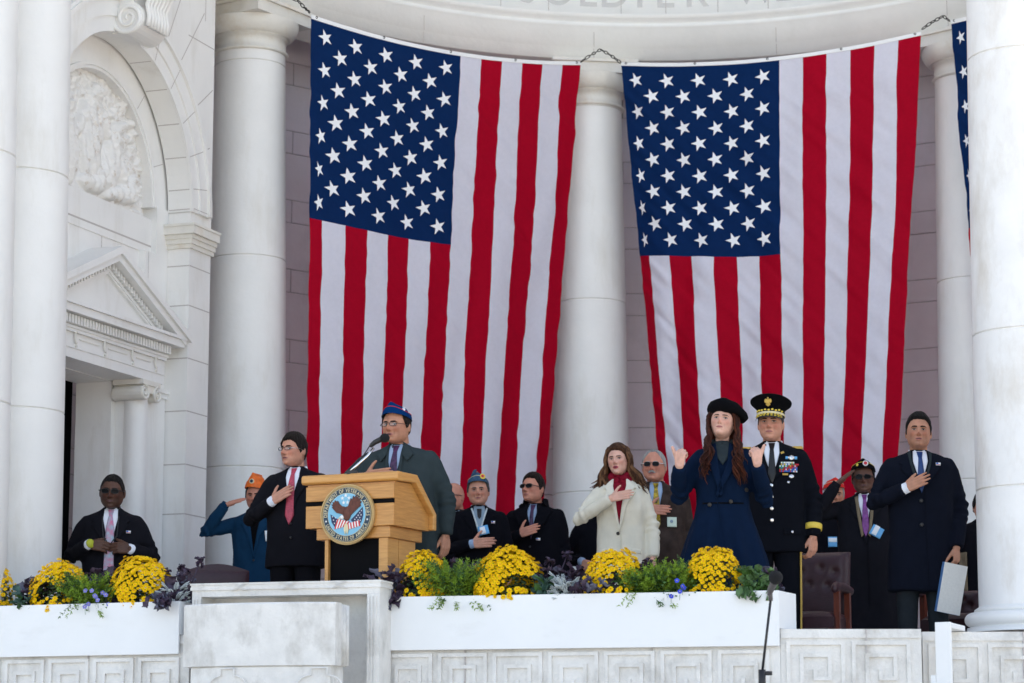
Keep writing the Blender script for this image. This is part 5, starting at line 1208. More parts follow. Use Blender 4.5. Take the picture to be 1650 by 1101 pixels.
# ---- clothing details
def collar_shirt(c, m='shirt', vdepth=1.22, vw=.055, tie=None, tiew=.03, collar=True):
    cpt = c['cpt']; cpt('shirt_front', [(-.05,1.495),(.05,1.495),(vw,1.44),(0,vdepth),(-vw,1.44)], m, .004, .001)
    if collar:
        b = MB(); pr = []
        for k in range(37):
            a = 2*math.pi*k/36; fr = (1-math.cos(a))/2   # a=0 back .. pi front
            r_ = .0635; x, y = r_*math.sin(a), .022+r_*1.02*math.cos(a); zz = 1.522-.035*fr**2
            pr.append(((x,y,zz),(x*1.07,.022+(y-.022)*1.07,zz-.004),(x*1.22,.022+(y-.022)*1.20,zz-.038)))
        V = [q for r_ in pr for q in r_]; b.add(V, [(3*k+i, 3*k+3+i, 3*k+4+i, 3*k+1+i) for k in range(36) for i in range(2)], 0, True)
        V2 = [(x*.96,.022+(y-.022)*.96,z-.002) for x,y,z in V]; b.add(V2, [(3*k+i, 3*k+1+i, 3*k+4+i, 3*k+3+i) for k in range(36) for i in range(2)], 0, True); b.build('collar', m, c['root'])
        for sg in (-1,1):
            V = [(0,-.049,1.487),(sg*.034,-.044,1.503),(sg*.056,-.052,1.468),(sg*.028,-.088,1.432)]; V2 = [(x,y+.006,z-.002) for x,y,z in V]
            F = [(0,1,2,3),(7,6,5,4),(0,4,5,1),(1,5,6,2),(2,6,7,3),(3,7,4,0)]; mk('collar_point', V+V2, F, m, c['root'])
    if tie:
        cpt('tie', [(-.012,1.45),(.012,1.45),(tiew*.75,1.36),(tiew,vdepth+.01),(0,vdepth-.06),(-tiew,vdepth+.01),(-tiew*.75,1.36)], tie, .010, .003)
        b = MB(); V = [(-.021,-.060,1.490),(.021,-.060,1.490),(.013,-.098,1.448),(-.013,-.098,1.448),(-.021,-.050,1.488),(.021,-.050,1.488),(.013,-.080,1.444),(-.013,-.080,1.444)]; b.add(V, [(0,3,2,1),(4,5,6,7),(0,1,5,4),(1,2,6,5),(2,3,7,6),(3,0,4,7)]); b.build('tie_knot', tie, c['root'])
def lapels(c, m, vdepth=1.20, w=.10, notch=True, top=1.50, off=.008, th=.004):
    for sg in (-1,1):
        pl = [(.046,top),(.078,top-.022),(w+.008,1.405),(w-.016,1.392),(w+.004,1.372),(.060,1.28),(.002,vdepth-.02),(-.004,vdepth),(.030,1.33),(.050,1.42)]
        c['cpt']('lapel', [(x*sg,z) for x,z in pl][::sg], m, off, th)
def front_edge(c, m, z1, z0=.60, x=.012):
    c['cpt']('front_placket', [(x-.002,z1),(x+.003,z1),(x+.012,z0),(x+.006,z0)], m, .003, .003, on='c')
def button(c, x, z, m='blackplastic', r=.009, on='t', off=.006):
    return c['cpt']('button', [(x+r*math.cos(a), z+r*math.sin(a)) for a in np.linspace(0,2*math.pi,11)[:-1]], m, off, .004, step=.01, on=on)
def rect(x, z, w, h, rot=0):
    c, s = math.cos(rot), math.sin(rot); return [(x+a*c-b*s, z+a*s+b*c) for a, b in ((-w/2,-h/2),(w/2,-h/2),(w/2,h/2),(-w/2,h/2))]
def flag_pin(c, x, z, sz=.03):
    o = c['cpt']('flag_pin', rect(x,z,sz,sz*.6), 'badge_white', .013, .002, step=.02)
    c['cpt']('pin_field', rect(x-sz*.22,z+sz*.12,sz*.45,sz*.3), 'blue_pin', .0155, .001, step=.02, par=o); c['cpt']('pin_stripe', rect(x+.0,z-sz*.15,sz*.9,sz*.1), 'red_pin', .0155, .001, step=.02, par=o)
def cuffs(c, m='shirt', arms=('rarm',), ext=.022, r=.0385):
    for a in arms:
        e, w_ = np.array(c[a]['e']), np.array(c[a]['w']); d = (w_-e)/np.linalg.norm(w_-e); V, F = tube([w_-d*.04, w_+d*ext], [r,r*.95], 18); mk('shirt_cuff', V, F, m, c['root'], True)
def glasses(c, dark=False, frame='blackplastic', w=.052, h=.038, z=0., temple='blackplastic'):
    b = MB(); T = lambda x, y, z_: c['hc']+c['hm']@np.array([x,y,z_]); hw = c['hwide']; g = empty('glasses', (0,0,0)); g.parent = c['root']; yF = -.113
    for sg in (-1,1):
        cx = sg*.033; pts = []; 
        for a in np.linspace(0, 2*math.pi, 17)[:-1]:
            cc, ss = math.cos(a), math.sin(a); pts.append((cx+w/2*math.copysign(abs(cc)**.7,cc), yF+.012*(abs(cx+w/2*cc)/.06)**2, z+h/2*math.copysign(abs(ss)**.75,ss)*(1 if ss > 0 else 1.0)))
        L = [T(*q) for q in pts]; L2 = [T(q[0],q[1]+.002,q[2]) for q in pts]
        mk('lens', L+L2, [tuple(range(16)), tuple(range(31,15,-1))]+[(i, (i+1)%16, 16+(i+1)%16, 16+i) for i in range(16)], 'lens_dark' if dark else 'lens_clear', g)
        b = MB(); b.tube(L+[L[0]], .0016 if not dark else .0022, 6); b.build('rim', frame, g)
        b = MB(); b.tube([T(cx+sg*w/2, yF+.010, z+h*.2), T(sg*.079*hw, -.06, z+.004), T(sg*.082*hw, .012, z+.002)], .0018 if not dark else .003, 6); b.build('temple', temple, g)
    b = MB(); b.tube([T(-.010,yF-.001,z+.006), T(0,yF-.004,z+.009), T(.010,yF-.001,z+.006)], .0018, 6); b.build('bridge', frame, g)
def garrison(c, m, trim=None, h=.085, tilt=(0,0,0), z=.062, L=.112, badge=None, peaks=0, wide=.088):
    Rm = rotm(*[R(a) for a in tilt]); T = lambda x, y, z_: tuple(c['hc']+c['hm']@(Rm@np.array([x,y,z_])+np.array([0,.004,z]))); b = MB(); n = 48; lv = 9; V = []
    for i in range(lv+1):
        q = i/lv; hx = wide*(1-.45*q**1.6)*(1 if q < 1 else .6); hy = L*(1-.10*q)
        for k in range(n):
            a = 2*math.pi*k/n; cx, sy = math.cos(a), math.sin(a); zz = h*q + (peaks*abs(sy)**4*q if peaks else -.012*q*(1-abs(sy)**2)*1) + (.012*(1-q))*(-sy if sy < 0 else 0)
            wob = .0025*math.sin(a*5+q*7) if peaks else .001*math.sin(a*3+q*5)
            V.append(T(hx*cx*(1-.25*q*abs(sy))+wob, hy*sy, zz))
    b.add(V, [(i*n+k, i*n+(k+1)%n, (i+1)*n+(k+1)%n, (i+1)*n+k) for i in range(lv) for k in range(n)]+[tuple(lv*n+k for k in range(n))], 0, True)
    o = b.build('cap', m, c['root'])
    b = MB()   # turned-up band
    V = []
    for q in (0,.5,1):
        for k in range(n+1):
            a = 2*math.pi*k/n; cx, sy = math.cos(a), math.sin(a); fr = max(0,-sy)**2*.35+ .65; hh = h*.62*q*fr; hx = (wide*(1-.45*(hh/h)**1.6)+.005); V.append(T(hx*cx, (L+.005)*(1-.10*hh/h)*sy, hh+.012*(1-hh/h)*(-sy if sy < 0 else 0)-.002))
    b.add(V, [(i*(n+1)+k, i*(n+1)+k+1, (i+1)*(n+1)+k+1, (i+1)*(n+1)+k) for i in range(2) for k in range(n)], 0, True); b.build('cap_band', m, o)
    if trim:
        pts = [V[2*(n+1)+k] for k in range(n+1)]; b = MB(); b.tube(pts, .0022, 6); b.build('piping', trim, o)
        b = MB(); b.tube([T(0, L*.9*sy, h-.010*(1-sy*sy)+.003+(peaks*abs(sy)**4)) for sy in np.linspace(-1,1,14)], .0025, 6); b.build('crown_piping', trim, o)
    return o, T
def disc_badge(c, T, x, y, z, r, m, nrm=(0,-1,0.2), name='cap_badge', par=None, pts=0):
    n = np.array(nrm, float); X, Y_, Z = orient(n); b = MB(); k = pts*2 or 16; c0 = np.array([x,y,z]); rr = lambda i: r if (not pts or i%2 == 0) else r*.55
    V = [T(*(c0+Z*.004))]+[T(*(c0+(X*math.cos(2*math.pi*i/k)+Y_*math.sin(2*math.pi*i/k))*rr(i)+Z*.0015)) for i in range(k)]; b.add(V, [(0,1+i,1+(i+1)%k) for i in range(k)]); V = [T(*(c0+(X*math.cos(2*math.pi*i/k)+Y_*math.sin(2*math.pi*i/k))*rr(i)+Z*.0015)) for i in range(k)]+[T(*(c0+(X*math.cos(2*math.pi*i/k)+Y_*math.sin(2*math.pi*i/k))*rr(i)-Z*.006)) for i in range(k)]
    b.add(V, [(i, k+i, k+(i+1)%k, (i+1)%k) for i in range(k)]); return b.build(name, m, par or c['root'])
def long_hair(c, m, m2, length=.40, n=150, wave=.02, freq=11, out=.12, seed=0, part=.0, front=True, x_end=(.10,.20), y_end=-.10):
    rs = np.random.default_rng(seed); b = MB(); hc, hm = c['hc'], c['hm']; hw = c['hwide']
    for k in range(n):
        sg = -1 if k%2 else 1; a = rs.uniform(R(66), R(178)); # from front hairline to the back
        root_l = np.array(head_pt(R(rs.uniform(8,40)), sg*a*.6, wide=hw, off=.010, fem=1)); side = np.array(head_pt(R(rs.uniform(80,95)), sg*a, wide=hw, off=.016+rs.uniform(0,.012), fem=1))
        mid0 = np.array(head_pt(R(rs.uniform(48,62)), sg*a*.85, wide=hw, off=.014+rs.uniform(0,.01), fem=1))
        p0, p1, p2 = [hc+hm@q for q in (root_l, mid0, side)]
        fr = math.cos(a); xe = sg*rs.uniform(*x_end) if a < R(130) else sg*rs.uniform(.02,.14); ye = (y_end if fr > -.3 else .10)+rs.uniform(-.02,.02)
        ze = p2[2]-length*rs.uniform(.7,1.0); pts = [p0,p1,p2]; ph = rs.uniform(0,1.2)+sg
        jl = np.array([sg*rs.uniform(.078,.098)*1.0, (ye*.3 if fr > -.3 else .06), p2[2]-.10]); jl[0] += hc[0]
        for q in np.linspace(.1,1,18):
            base = (p2*(1-q)**2+jl*2*q*(1-q)+np.array([xe,ye,ze])*q*q); base = base+np.array([math.sin(q*freq+ph)*wave*q*1.0, -math.cos(q*freq+ph)*wave*.8*q-.0, 0]); pts.append(base)
        r0_ = rs.uniform(.005,.010); rad = [r0_*.6,r0_,r0_]+[r0_*(1.15 if q < .8 else 1-.8*(q-.8)/.2) for q in np.linspace(.1,1,18)]
        b.tube(pts, rad, 7, mi=(1 if rs.random() < .35 else 0), flat=1.0)
    b.build('long_hair', [m, m2], c['root'])
# ---------------------------------------------------------------- the people one by one
def x_leftman(c):
    collar_shirt(c, 'shirt', 1.02, .078, 'tie_plaid', .036); lapels(c, 'suit_dark', 1.05, .125)
    glasses(c, True, 'blackplastic', .050, .030); flag_pin(c, .125, 1.33, .03); cuffs(c, 'shirt', ('rarm','larm'), .018, .036)
    b = MB(); T = [(-.05,-.02,1.50),(-.055,-.12,1.42),(-.045,-.155,1.30),(.0,-.165,1.235),(.05,-.155,1.30),(.055,-.12,1.42),(.05,-.02,1.50)]; b.tube(T, .005, 6); b.build('lanyard', 'blackplastic', c['root'])
    e, w_ = np.array(c['rarm']['e']), np.array(c['rarm']['w']); d = (w_-e)/np.linalg.norm(w_-e); V, F = tube([w_+d*.022, w_+d*.030], [.0325,.031], 16); mk('wristband', V, F, 'yellow_band', c['root'], True)
person('man in dark glasses with hands clasped over a plaid tie, at the left', 182, 767, 18.6, 1.79, yaw=R(4), head=(-4,4,3), skin='skin_dark', hair='full', hairmat='hair_black', hairthick=.003, hairtop=.004, coat='suit_dark', wide=1.06, belly=.02,
    rarm=dict(e=(-.275,.02,1.17), w=(-.135,-.20,1.235), d=(1,-.05,-.10), b=(.1,-1,.3), curl=(30,35,20), thumb=(30,20)), larm=dict(e=(.28,.02,1.16), w=(.15,-.205,1.205), d=(-1,-.05,.10), b=(-.1,-1,.25), curl=(35,40,20), thumb=(30,20)), mouth=0, lips='lips_dark', beard=.3, brow='hair_black', extras=x_leftman, handscale=1.05, hwide=1.02)
def x_orange(c):
    o, T = garrison(c, 'cap_orange', None, .115, (-8,-2,4), .060, .115, peaks=.022)
    disc_badge(c, T, -.0, -.116, .060, .022, 'seal_gold', par=o); disc_badge(c, T, -.0, -.121, .061, .014, 'seal_blue', name='badge_centre', par=o)
    c['cpt']('vest', [(-.05,1.47),(.05,1.47),(.05,1.38),(.03,1.2),(0,1.12),(-.03,1.2),(-.05,1.38)], 'felt_black', .004, .001); lapels(c, 'suit_teal', 1.10, .115)
    c['cpt']('name_badge', rect(.115,1.27,.04,.09,.1), 'badge_white', .012, .002); button(c, 0, 1.06); cuffs(c, 'suit_teal')
    b = MB(); b.box((.02,-.142,.80),(.05,-.135,.9)); 
person('saluting man in a teal suit and crumpled orange cap', 414, 780, 20.2, None, yaw=R(-2), head=(-5,2,0), skin='skin_pink', hair='undercap', hairmat='hair_grey', coat='suit_teal', trous='suit_teal', wide=1.08,
    rarm=dict(e=(-.44,-.07,1.30), w=(-.255,-.14,1.530), d=(.90,-.05,.30), b=(-.25,-.45,.9), curl=(3,4,3), thumb=(14,8)), mouth=.1, age=1, extras=x_orange)
def x_redtie(c):
    collar_shirt(c, 'shirt', 1.13, .062, 'tie_red', .032); lapels(c, 'suit_dark', 1.12, .12); glasses(c, False, 'iron', .046, .026, z=-.002, temple='silver'); cuffs(c)
    button(c, .01, 1.08); button(c, .012, .98)
person('man in charcoal suit and red tie with glasses, hand on heart', 479, 703, 18.35, None, yaw=R(-12), head=(-24,-3,0), skin='skin_fair', hair='full', hairmat='hair_dark', hairthick=.013, hairtop=.024, coat='suit_dark', wide=1.14, belly=.02, jaw=1.15, hwide=1.04,
    rarm=dict(e=(-.325,-.06,1.12), w=(-.125,-.20,1.235), d=(.82,-.0,.52), b=(-.15,-1,.15), curl=(5,8,6), thumb=(42,6)), larm=dict(e=(.235,.10,1.12), w=(.17,.17,.93), d=(-.3,.1,-1), b=(.8,.3,0)), mouth=.5, extras=x_redtie)
def x_speaker(c):
    collar_shirt(c, 'shirt_blue', 1.22, .055, 'tie_fig', .030); 
    for sg in (-1,1): c['cpt']('coat_collar', [(x*sg,z) for x,z in [(.045,1.515),(.085,1.49),(.125,1.425),(.088,1.375),(.056,1.42),(.048,1.46)]][::sg], 'coat_grey', .014, .006)
    for sg in (-1,1): c['cpt']('coat_front', [(x*sg,z) for x,z in [(.045,1.50),(.06,1.46),(.055,1.3),(.02,1.18),(-.002,1.17),(.035,1.32)]][::sg], 'coat_grey', .008, .004)
    front_edge(c, 'coat_grey', 1.2, .6, .02); glasses(c, False, 'blackplastic', .046, .026, z=-.002)
    o, T = garrison(c, 'cap_blue', 'cap_red', .092, (0,-6,0), .050, .112, wide=.093); disc_badge(c, T, .075, -.05, .05, .012, 'silver', (1,-.6,.2), par=o)
person('man singing at the lectern in grey green overcoat and blue side cap', 643, 662, 17.75, None, yaw=R(-12), head=(-14,-2,0), skin='skin_olive', hair='undercap', hairmat='hair_dark', prof='box', coat='coat_grey', wide=1.36, belly=.05, jaw=1.25, hwide=1.08, neck=1.2,
    rarm=dict(e=(-.37,-.10,1.18), w=(-.165,-.24,1.265), d=(1,-.03,.14), b=(-.05,-1,.1), curl=(4,8,5), thumb=(52,2)), larm=dict(e=(.315,.05,1.13), w=(.315,.02,.895), d=(.02,-.15,-1), b=(.8,-.6,.05), curl=(25,35,20), thumb=(25,15)), mouth=1.2, age=1, beard=.12, armr=1.08, extras=x_speaker)
def x_bald(c):
    collar_shirt(c, 'shirt_grey', 1.2, .05); glasses(c, True, 'blackplastic', .05, .028)
person('bald man in dark glasses just right of the speaker at the lectern', 736, 780, 21.3, None, yaw=R(-15), head=(-22,0,0), skin='skin_pink', hair=None, coat='coat_black', wide=1.1, mouth=.1, age=1, hwide=1.03, extras=x_bald)
def x_vet(c):
    collar_shirt(c, 'shirt_grey', 1.20, .070, None, collar=True); c['cpt']('tie', [(-.02,1.47),(.02,1.47),(.015,1.40),(0,1.38),(-.015,1.40)], 'tie_black', .012, .004)
    for sg in (-1,1): c['cpt']('lanyard', [(x*sg,z) for x,z in [(.058,1.48),(.072,1.475),(.018,1.30),(.006,1.30)]][::sg], 'silverleaf', .012, .002)
    lapels(c, 'coat_black', 1.20, .125); c['cpt']('badge', rect(.035,1.285,.085,.075,.25), 'badge_blue', .018, .002); c['cpt']('badge_label', rect(.028,1.283,.045,.06,.25), 'badge_white', .021, .001)
    flag_pin(c, .115, 1.355, .032); cuffs(c, 'shirt_blue')
    o, T = garrison(c, 'cap_grey', 'seal_gold', .088, (0,-4,0), .056, .112, wide=.088); disc_badge(c, T, .045, -.098, .050, .024, 'goldflat', (.5,-1,.2), par=o); disc_badge(c, T, .045, -.104, .052, .013, 'red_pin', (.5,-1,.2), name='badge_centre', par=o)
    b = MB(); b.tube([T(-.045,-.07,.05), T(-.02,-.075,.105), T(-.005,-.07,.115)], [.016,.014,.003], 8); b.build('cap_peak', 'cap_grey', o)
person('elderly man in slate blue side cap and black coat, hand on heart', 772, 772, 20.3, None, yaw=R(2), head=(-4,-2,-2), skin='skin_fair', hair='undercap', hairmat='hair_grey', prof='over', coat='coat_black', wide=1.12, hwide=1.06, jaw=1.2, vox=.0042,
    rarm=dict(e=(-.30,-.08,1.12), w=(-.065,-.20,1.165), d=(1,-.02,.10), b=(-.0,-1,.1), curl=(5,10,6), thumb=(50,4)), mouth=.25, age=2, handscale=1.1, extras=x_vet, brow='hair_grey')
def x_shades(c):
    collar_shirt(c, 'shirt_blue', 1.26, .045, 'tie_fig', .02); glasses(c, True, 'blackplastic', .052, .030, z=.0)
    for sg in (-1,1): c['cpt']('coat_collar', [(x*sg,z) for x,z in [(.030,1.50),(.095,1.50),(.165,1.435),(.12,1.34),(.03,1.24),(.026,1.33),(.046,1.42)]][::sg], 'coat_black', .016, .010)
    b = MB(); V = []
    for k in range(25):
        a = R(-130)+R(260)*k/24; x, y = .085*math.sin(a), .025+.085*math.cos(a); V += [(x,y,1.445),(x*1.12,.025+(y-.025)*1.1,1.545),(x*1.2,.025+(y-.025)*1.2,1.54),(x*1.4,.025+(y-.025)*1.3,1.44)]
    b.add(V, [(4*k+i, 4*k+4+i, 4*k+5+i, 4*k+1+i) for k in range(24) for i in range(3)], 0, True); b.build('turned_up_collar', 'coat_black', c['root'])
    flag_pin(c, .06, 1.20, .032); button(c, -.01, 1.14); cuffs(c, 'coat_black')
person('dark haired man in sunglasses and turned up black coat collar', 862, 768, 20.8, None, yaw=R(-14), head=(-22,-8,0), skin='skin_pink', hair='short', hairmat='hair_dark', hairthick=.012, hairtop=.026, prof='over', coat='coat_black', wide=1.20, hwide=1.03, jaw=1.2,
    rarm=dict(e=(-.32,-.08,1.14), w=(-.085,-.215,1.235), d=(.95,-.02,.32), b=(-.05,-1,.1), curl=(5,8,6), thumb=(50,4)), mouth=.2, extras=x_shades)
person('person in black hidden behind the woman in cream', 966, 792, 21.2, None, yaw=R(-5), skin='skin_fair', hair='full', hairmat='hair_dark', prof='over', coat='coat_black', wide=1.1,
    rarm=dict(e=(-.27,.0,1.13), w=(-.15,-.19,1.10), d=(.5,-.3,-.5), b=(-.5,-.8,.3), curl=(25,30,20), thumb=(30,10)), extras=lambda c: cuffs(c, 'shirt_blue'), vox=.006)
def x_cream(c):
    c['cpt']('scarf_front', [(-.07,1.495),(.07,1.495),(.072,1.42),(.045,1.30),(.012,1.16),(-.004,1.09),(-.016,1.16),(-.05,1.30),(-.075,1.42)], 'scarf', .008, .008)
    b = MB()
    for k, (r_, z_, rr) in enumerate(((.078,1.50,.027),(.086,1.475,.025),(.074,1.525,.020),(.090,1.452,.018))):
        pts = [(r_*math.sin(a)*(1+.06*math.sin(a*5+k)), .018-r_*.95*math.cos(a), z_-.028*math.cos(a)*1+.010*math.sin(a*4+k*2)) for a in np.linspace(0, 2*math.pi, 33)]
        b.tube(pts, [rr*(1+.15*math.sin(i*1.7+k)) for i in range(33)], 10)
    b.build('scarf_loop', 'scarf', c['root']); lapels(c, 'coat_cream', 1.09, .115, top=1.485, off=.017, th=.006); front_edge(c, 'coat_cream', 1.09, .66, .008)
    button(c, -.012, 1.06, 'iron', .013, on='c'); e, w_ = np.array(c['rarm']['e']), np.array(c['rarm']['w']); 
    for sg in (-1,1): c['cpt']('pocket_flap', rect(sg*.105,.93,.10,.035,-.1*sg), 'coat_cream', .004, .004, on='c')
    long_hair(c, 'hair_brown', 'hair_caramel', .27, 300, .022, freq=10, seed=3, x_end=(.08,.23), y_end=-.03)
person('dark haired woman in a cream coat and burgundy scarf, hand on heart', 1000, 720, 18.3, None, yaw=R(-8), head=(-10,-3,-4), skin='skin_pale', hair='full', hairmat='hair_brown', hairthick=.022, hairtop=.022, prof='fem', coat='coat_cream', fem=1, wide=1.12, hwide=.98,
    rarm=dict(e=(-.315,-.10,1.17), w=(-.05,-.235,1.315), d=(1,-.05,.22), b=(-.05,-1,.2), curl=(5,10,6), thumb=(45,4)), mouth=1.0, lips='lips_red', handscale=.93, armr=1.06, extras=x_cream)
def x_tweed(c):
    collar_shirt(c, 'shirt_blue', 1.16, .055, 'tie_yellow', .03); lapels(c, 'tweed', 1.14, .125); glasses(c, True, 'blackplastic', .048, .032, temple='silver')
    c['cpt']('card_badge', rect(.115,1.185,.072,.075), 'badge_mint', .015, .002); c['cpt']('card_emblem', [(.113+.012*math.cos(a),1.19+.012*math.sin(a)) for a in np.linspace(0,2*math.pi,11)[:-1]], 'shirt_grey', .018, .001)
    c['hp']('moustache', [(-.028,-.062),(-.018,-.050),(0,-.047),(.018,-.050),(.028,-.062),(.020,-.066),(0,-.058),(-.020,-.066)], 'hair_white', .004, .004, par=c['root']); cuffs(c, 'shirt_grey')
person('white haired man with moustache and sunglasses in a brown jacket', 1056, 729, 19.6, None, yaw=R(-2), head=(-12,-2,0), skin='skin_pink', hair='receding', hairmat='hair_white', hairthick=.012, hairtop=.010, coat='tweed', wide=1.22, hwide=1.07, jaw=1.3, belly=.04, neck=1.15,
    rarm=dict(e=(-.29,-.08,1.17), w=(-.075,-.215,1.275), d=(1,-.02,-.03), b=(-.0,-1,.1), curl=(5,8,6), thumb=(48,4)), mouth=.2, age=1, extras=x_tweed, brow='hair_white')
def x_beret(c):
    T = lambda x, y, z: tuple(c['hc']+c['hm']@np.array([x,y,z])); b = MB(); n = 40; V = []
    prof = [(.082,.040),(.090,.046),(.112,.058),(.130,.076),(.136,.098),(.126,.120),(.098,.138),(.05,.150),(.0,.152)]
    for r_, z in prof:
        for k in range(n):
            a = 2*math.pi*k/n; q = min(1,(r_-.08)/.04) if z < .1 else 1; sh = .022*(z > .05)*min(1,(z-.046)/.05); dz = -.038*max(0,math.cos(a))*min(1,(z-.046)/.03)*r_/.12
            V.append(T(r_*math.cos(a)*1.02+sh, r_*math.sin(a)*1.12+.012, z+dz-.006*math.sin(a)*(-1)*(z < .06)+.003*math.sin(a*6)))
    b.add(V, [(i*n+k, i*n+(k+1)%n, (i+1)*n+(k+1)%n, (i+1)*n+k) for i in range(len(prof)-1) for k in range(n)], 0, True); o = b.build('beret', 'felt_black', c['root'])
    V = []
    for r_, z in ((.079,.018),(.085,.020),(.086,.050),(.080,.052)):
        for k in range(n): a = 2*math.pi*k/n; V.append(T(r_*math.cos(a), r_*math.sin(a)*1.22+.006, z-.022*math.sin(a)*1.2))
    b = MB(); b.add(V, [(i*n+k, i*n+(k+1)%n, (i+1)*n+(k+1)%n, (i+1)*n+k) for i in range(3) for k in range(n)], 0, True); b.build('beret_band', 'felt_black', o)
    c['cpt']('scarf', [(-.05,1.50),(.05,1.50),(.045,1.40),(0,1.33),(-.045,1.40)], 'scarf_grey', .008, .008)
    b = MB(); b.tube([(.068*math.sin(a), .02-.068*math.cos(a), 1.495-.02*math.cos(a)) for a in np.linspace(0,2*math.pi,25)], .020, 10); b.build('scarf_loop', 'scarf_grey', c['root'])
    for sg in (-1,1): c['cpt']('lapel', [(x*sg,z) for x,z in [(.045,1.49),(.085,1.47),(.12,1.40),(.085,1.33),(-.035 if sg > 0 else .02,1.12),(-.05 if sg > 0 else .0,1.14),(.03,1.35)]][::sg], 'coat_blue', .016, .006)
    c['cpt']('waist_seam', [(-.135,1.085),(.135,1.085),(.135,1.077),(-.135,1.077)], 'felt_black', .004, .002, on='c')
    c['cpt']('front_edge', [(-.05,1.14),(-.043,1.14),(.03,.72),(.022,.72)][::-1], 'coat_blue', .003, .003, on='c')
    for x, z in ((-.09,1.07),(.05,1.09),(.155,1.17)): button(c, x, z, 'iron', .014, on='c')
    long_hair(c, 'hair_auburn', 'hair_chestnut', .43, 260, .022, freq=19, seed=8, x_end=(.07,.15), y_end=-.17)
THUMBR = dict(e=(-.300,-.03,1.125), w=(-.285,-.21,1.315), d=(.12,-.15,1), b=(-.45,-.9,.0), curl=(62,88,60), thumb=(20,-10), fist=2, spread=.3)
THUMBL = dict(e=(.285,-.03,1.105), w=(.225,-.235,1.32), d=(-.10,-.15,1), b=(.45,-.9,.0), curl=(62,88,60), thumb=(20,-10), fist=2, spread=.3)
person('woman in black beret and deep blue coat raising both thumbs', 1163, 657, 17.0, None, yaw=R(-4), head=(-10,-14,6), skin='skin_pale', hair='full', hairmat='hair_auburn', prof='flare', coat='coat_blue', fem=1, wide=1.12, rarm=THUMBR, larm=THUMBL, mouth=0, lips='lips', handscale=1.0, armr=1.12, extras=x_beret)
def x_officer(c):
    collar_shirt(c, 'shirt', 1.27, .068, 'tie_black', .026); lapels(c, 'uniform', 1.25, .115)
    for z in (1.205,1.13,1.055,.98): button(c, -.005, z, 'silver', .0125, on='c', off=.004)
    cols = ['red_pin','badge_white','green_pin','blue_pin','goldflat','red_pin','blue_pin','badge_white']; k = 0
    for r_ in range(6):
        for q in range(4 if r_ < 5 else 3):
            x = .105+(q-1.5)*.029+(.010 if r_ > 3 else 0); z = 1.295+r_*.0115; m_ = 'badge_white' if r_ == 5 else cols[(k*3+r_)%8]; c['cpt']('ribbon_bar', rect(x,z,.028,.0095), m_, .014, .002, step=.02); k += 1
            c['cpt']('ribbon_stripe', rect(x,z,.007,.0095), cols[(k*5+1)%8], .0165, .0006, step=.02)
    c['cpt']('infantry_badge', rect(.125,1.385,.075,.018), 'badge_blue', .015, .003); c['cpt']('badge_wreath', [(.125+.022*math.cos(a),1.385+.016*math.sin(a)) for a in np.linspace(0,2*math.pi,13)[:-1]], 'silver', .018, .002)
    c['cpt']('jump_wings', rect(.085,1.275,.036,.011), 'gold', .014, .002); c['cpt']('medal_badge', [(.125+.017*math.cos(a),1.262+.013*math.sin(a)) for a in np.linspace(0,2*math.pi,13)[:-1]], 'silver', .014, .003); button(c, .105, 1.225, 'silver', .009, on='c')
    c['cpt']('lapel_insignia', rect(.068,1.42,.022,.014,.4), 'gold', .016, .003); c['cpt']('pocket_flap', rect(.125,.905,.11,.035), 'uniform', .004, .003, on='c'); button(c, .125,.905,'silver',.009,on='c',off=.008)
    for sg in (-1,1):
        b = MB(); b.box((sg*.165-.034,-.022,1.455),(sg*.165+.034,.045,1.468)); b.box((sg*.165-.028,-.016,1.4682),(sg*.165+.028,.039,1.472)); o = b.build('shoulder_board', 'gold', c['root']); 
    for a in ('larm','rarm'):
        e, w_ = np.array(c[a]['e']), np.array(c[a]['w']); d = (w_-e)/np.linalg.norm(w_-e); V, F = tube([w_-d*.088, w_-d*.05], [.0575,.0565], 20); mk('gold_cuff_band', V, F, 'goldflat', c['root'], True)
    V, F = tube([(.175,-.080,.79),(.172,-.070,.45),(.165,-.06,.1)], .007, 6); mk('gold_trouser_stripe', V, F, 'gold', c['root'])
    # service cap
    T = lambda x, y, z: tuple(c['hc']+c['hm']@(rotm(0,R(-5),R(1))@np.array([x,y,z])+np.array([0,0,.045]))); n = 48
    def ringv(rs_): return [T(r_*math.cos(2*math.pi*k/n), r_*1.18*math.sin(2*math.pi*k/n)+.004, z+dzf*(-math.sin(2*math.pi*k/n))) for r_, z, dzf in rs_ for k in range(n)]
    def band(name, rs_, m, par, close=False):
        b = MB(); V = ringv(rs_); b.add(V, [(i*n+k, i*n+(k+1)%n, (i+1)*n+(k+1)%n, (i+1)*n+k) for i in range(len(rs_)-1) for k in range(n)], 0, True); return b.build(name, m, par)
    o = band('cap', [(.080,-.010,0),(.089,-.008,0),(.089,.030,0),(.092,.045,.004),(.118,.072,.012),(.134,.088,.018),(.135,.094,.018),(.125,.101,.018),(.07,.106,.014),(.001,.108,.01)], 'felt_black', c['root'])
    band('cap_band', [(.0895,-.006,0),(.0915,-.004,0),(.0915,.026,0),(.0895,.028,0)], 'felt_black', o); band('gold_chin_strap', [(.0918,-.003,0),(.0935,-.001,0),(.0935,.010,0),(.0918,.012,0)], 'seal_gold', o)
    b = MB()
    for k in range(9):
        a = R(-90)+R(-58)+R(116)*k/8; b.ball(T(.093*math.cos(a), .093*1.18*math.sin(a)+.004, .021+.003*math.sin(k*3)), (.009,.006,.0065), 8)
    b.build('oak_leaf_band', 'goldflat', o)
    V = []; m_ = 24
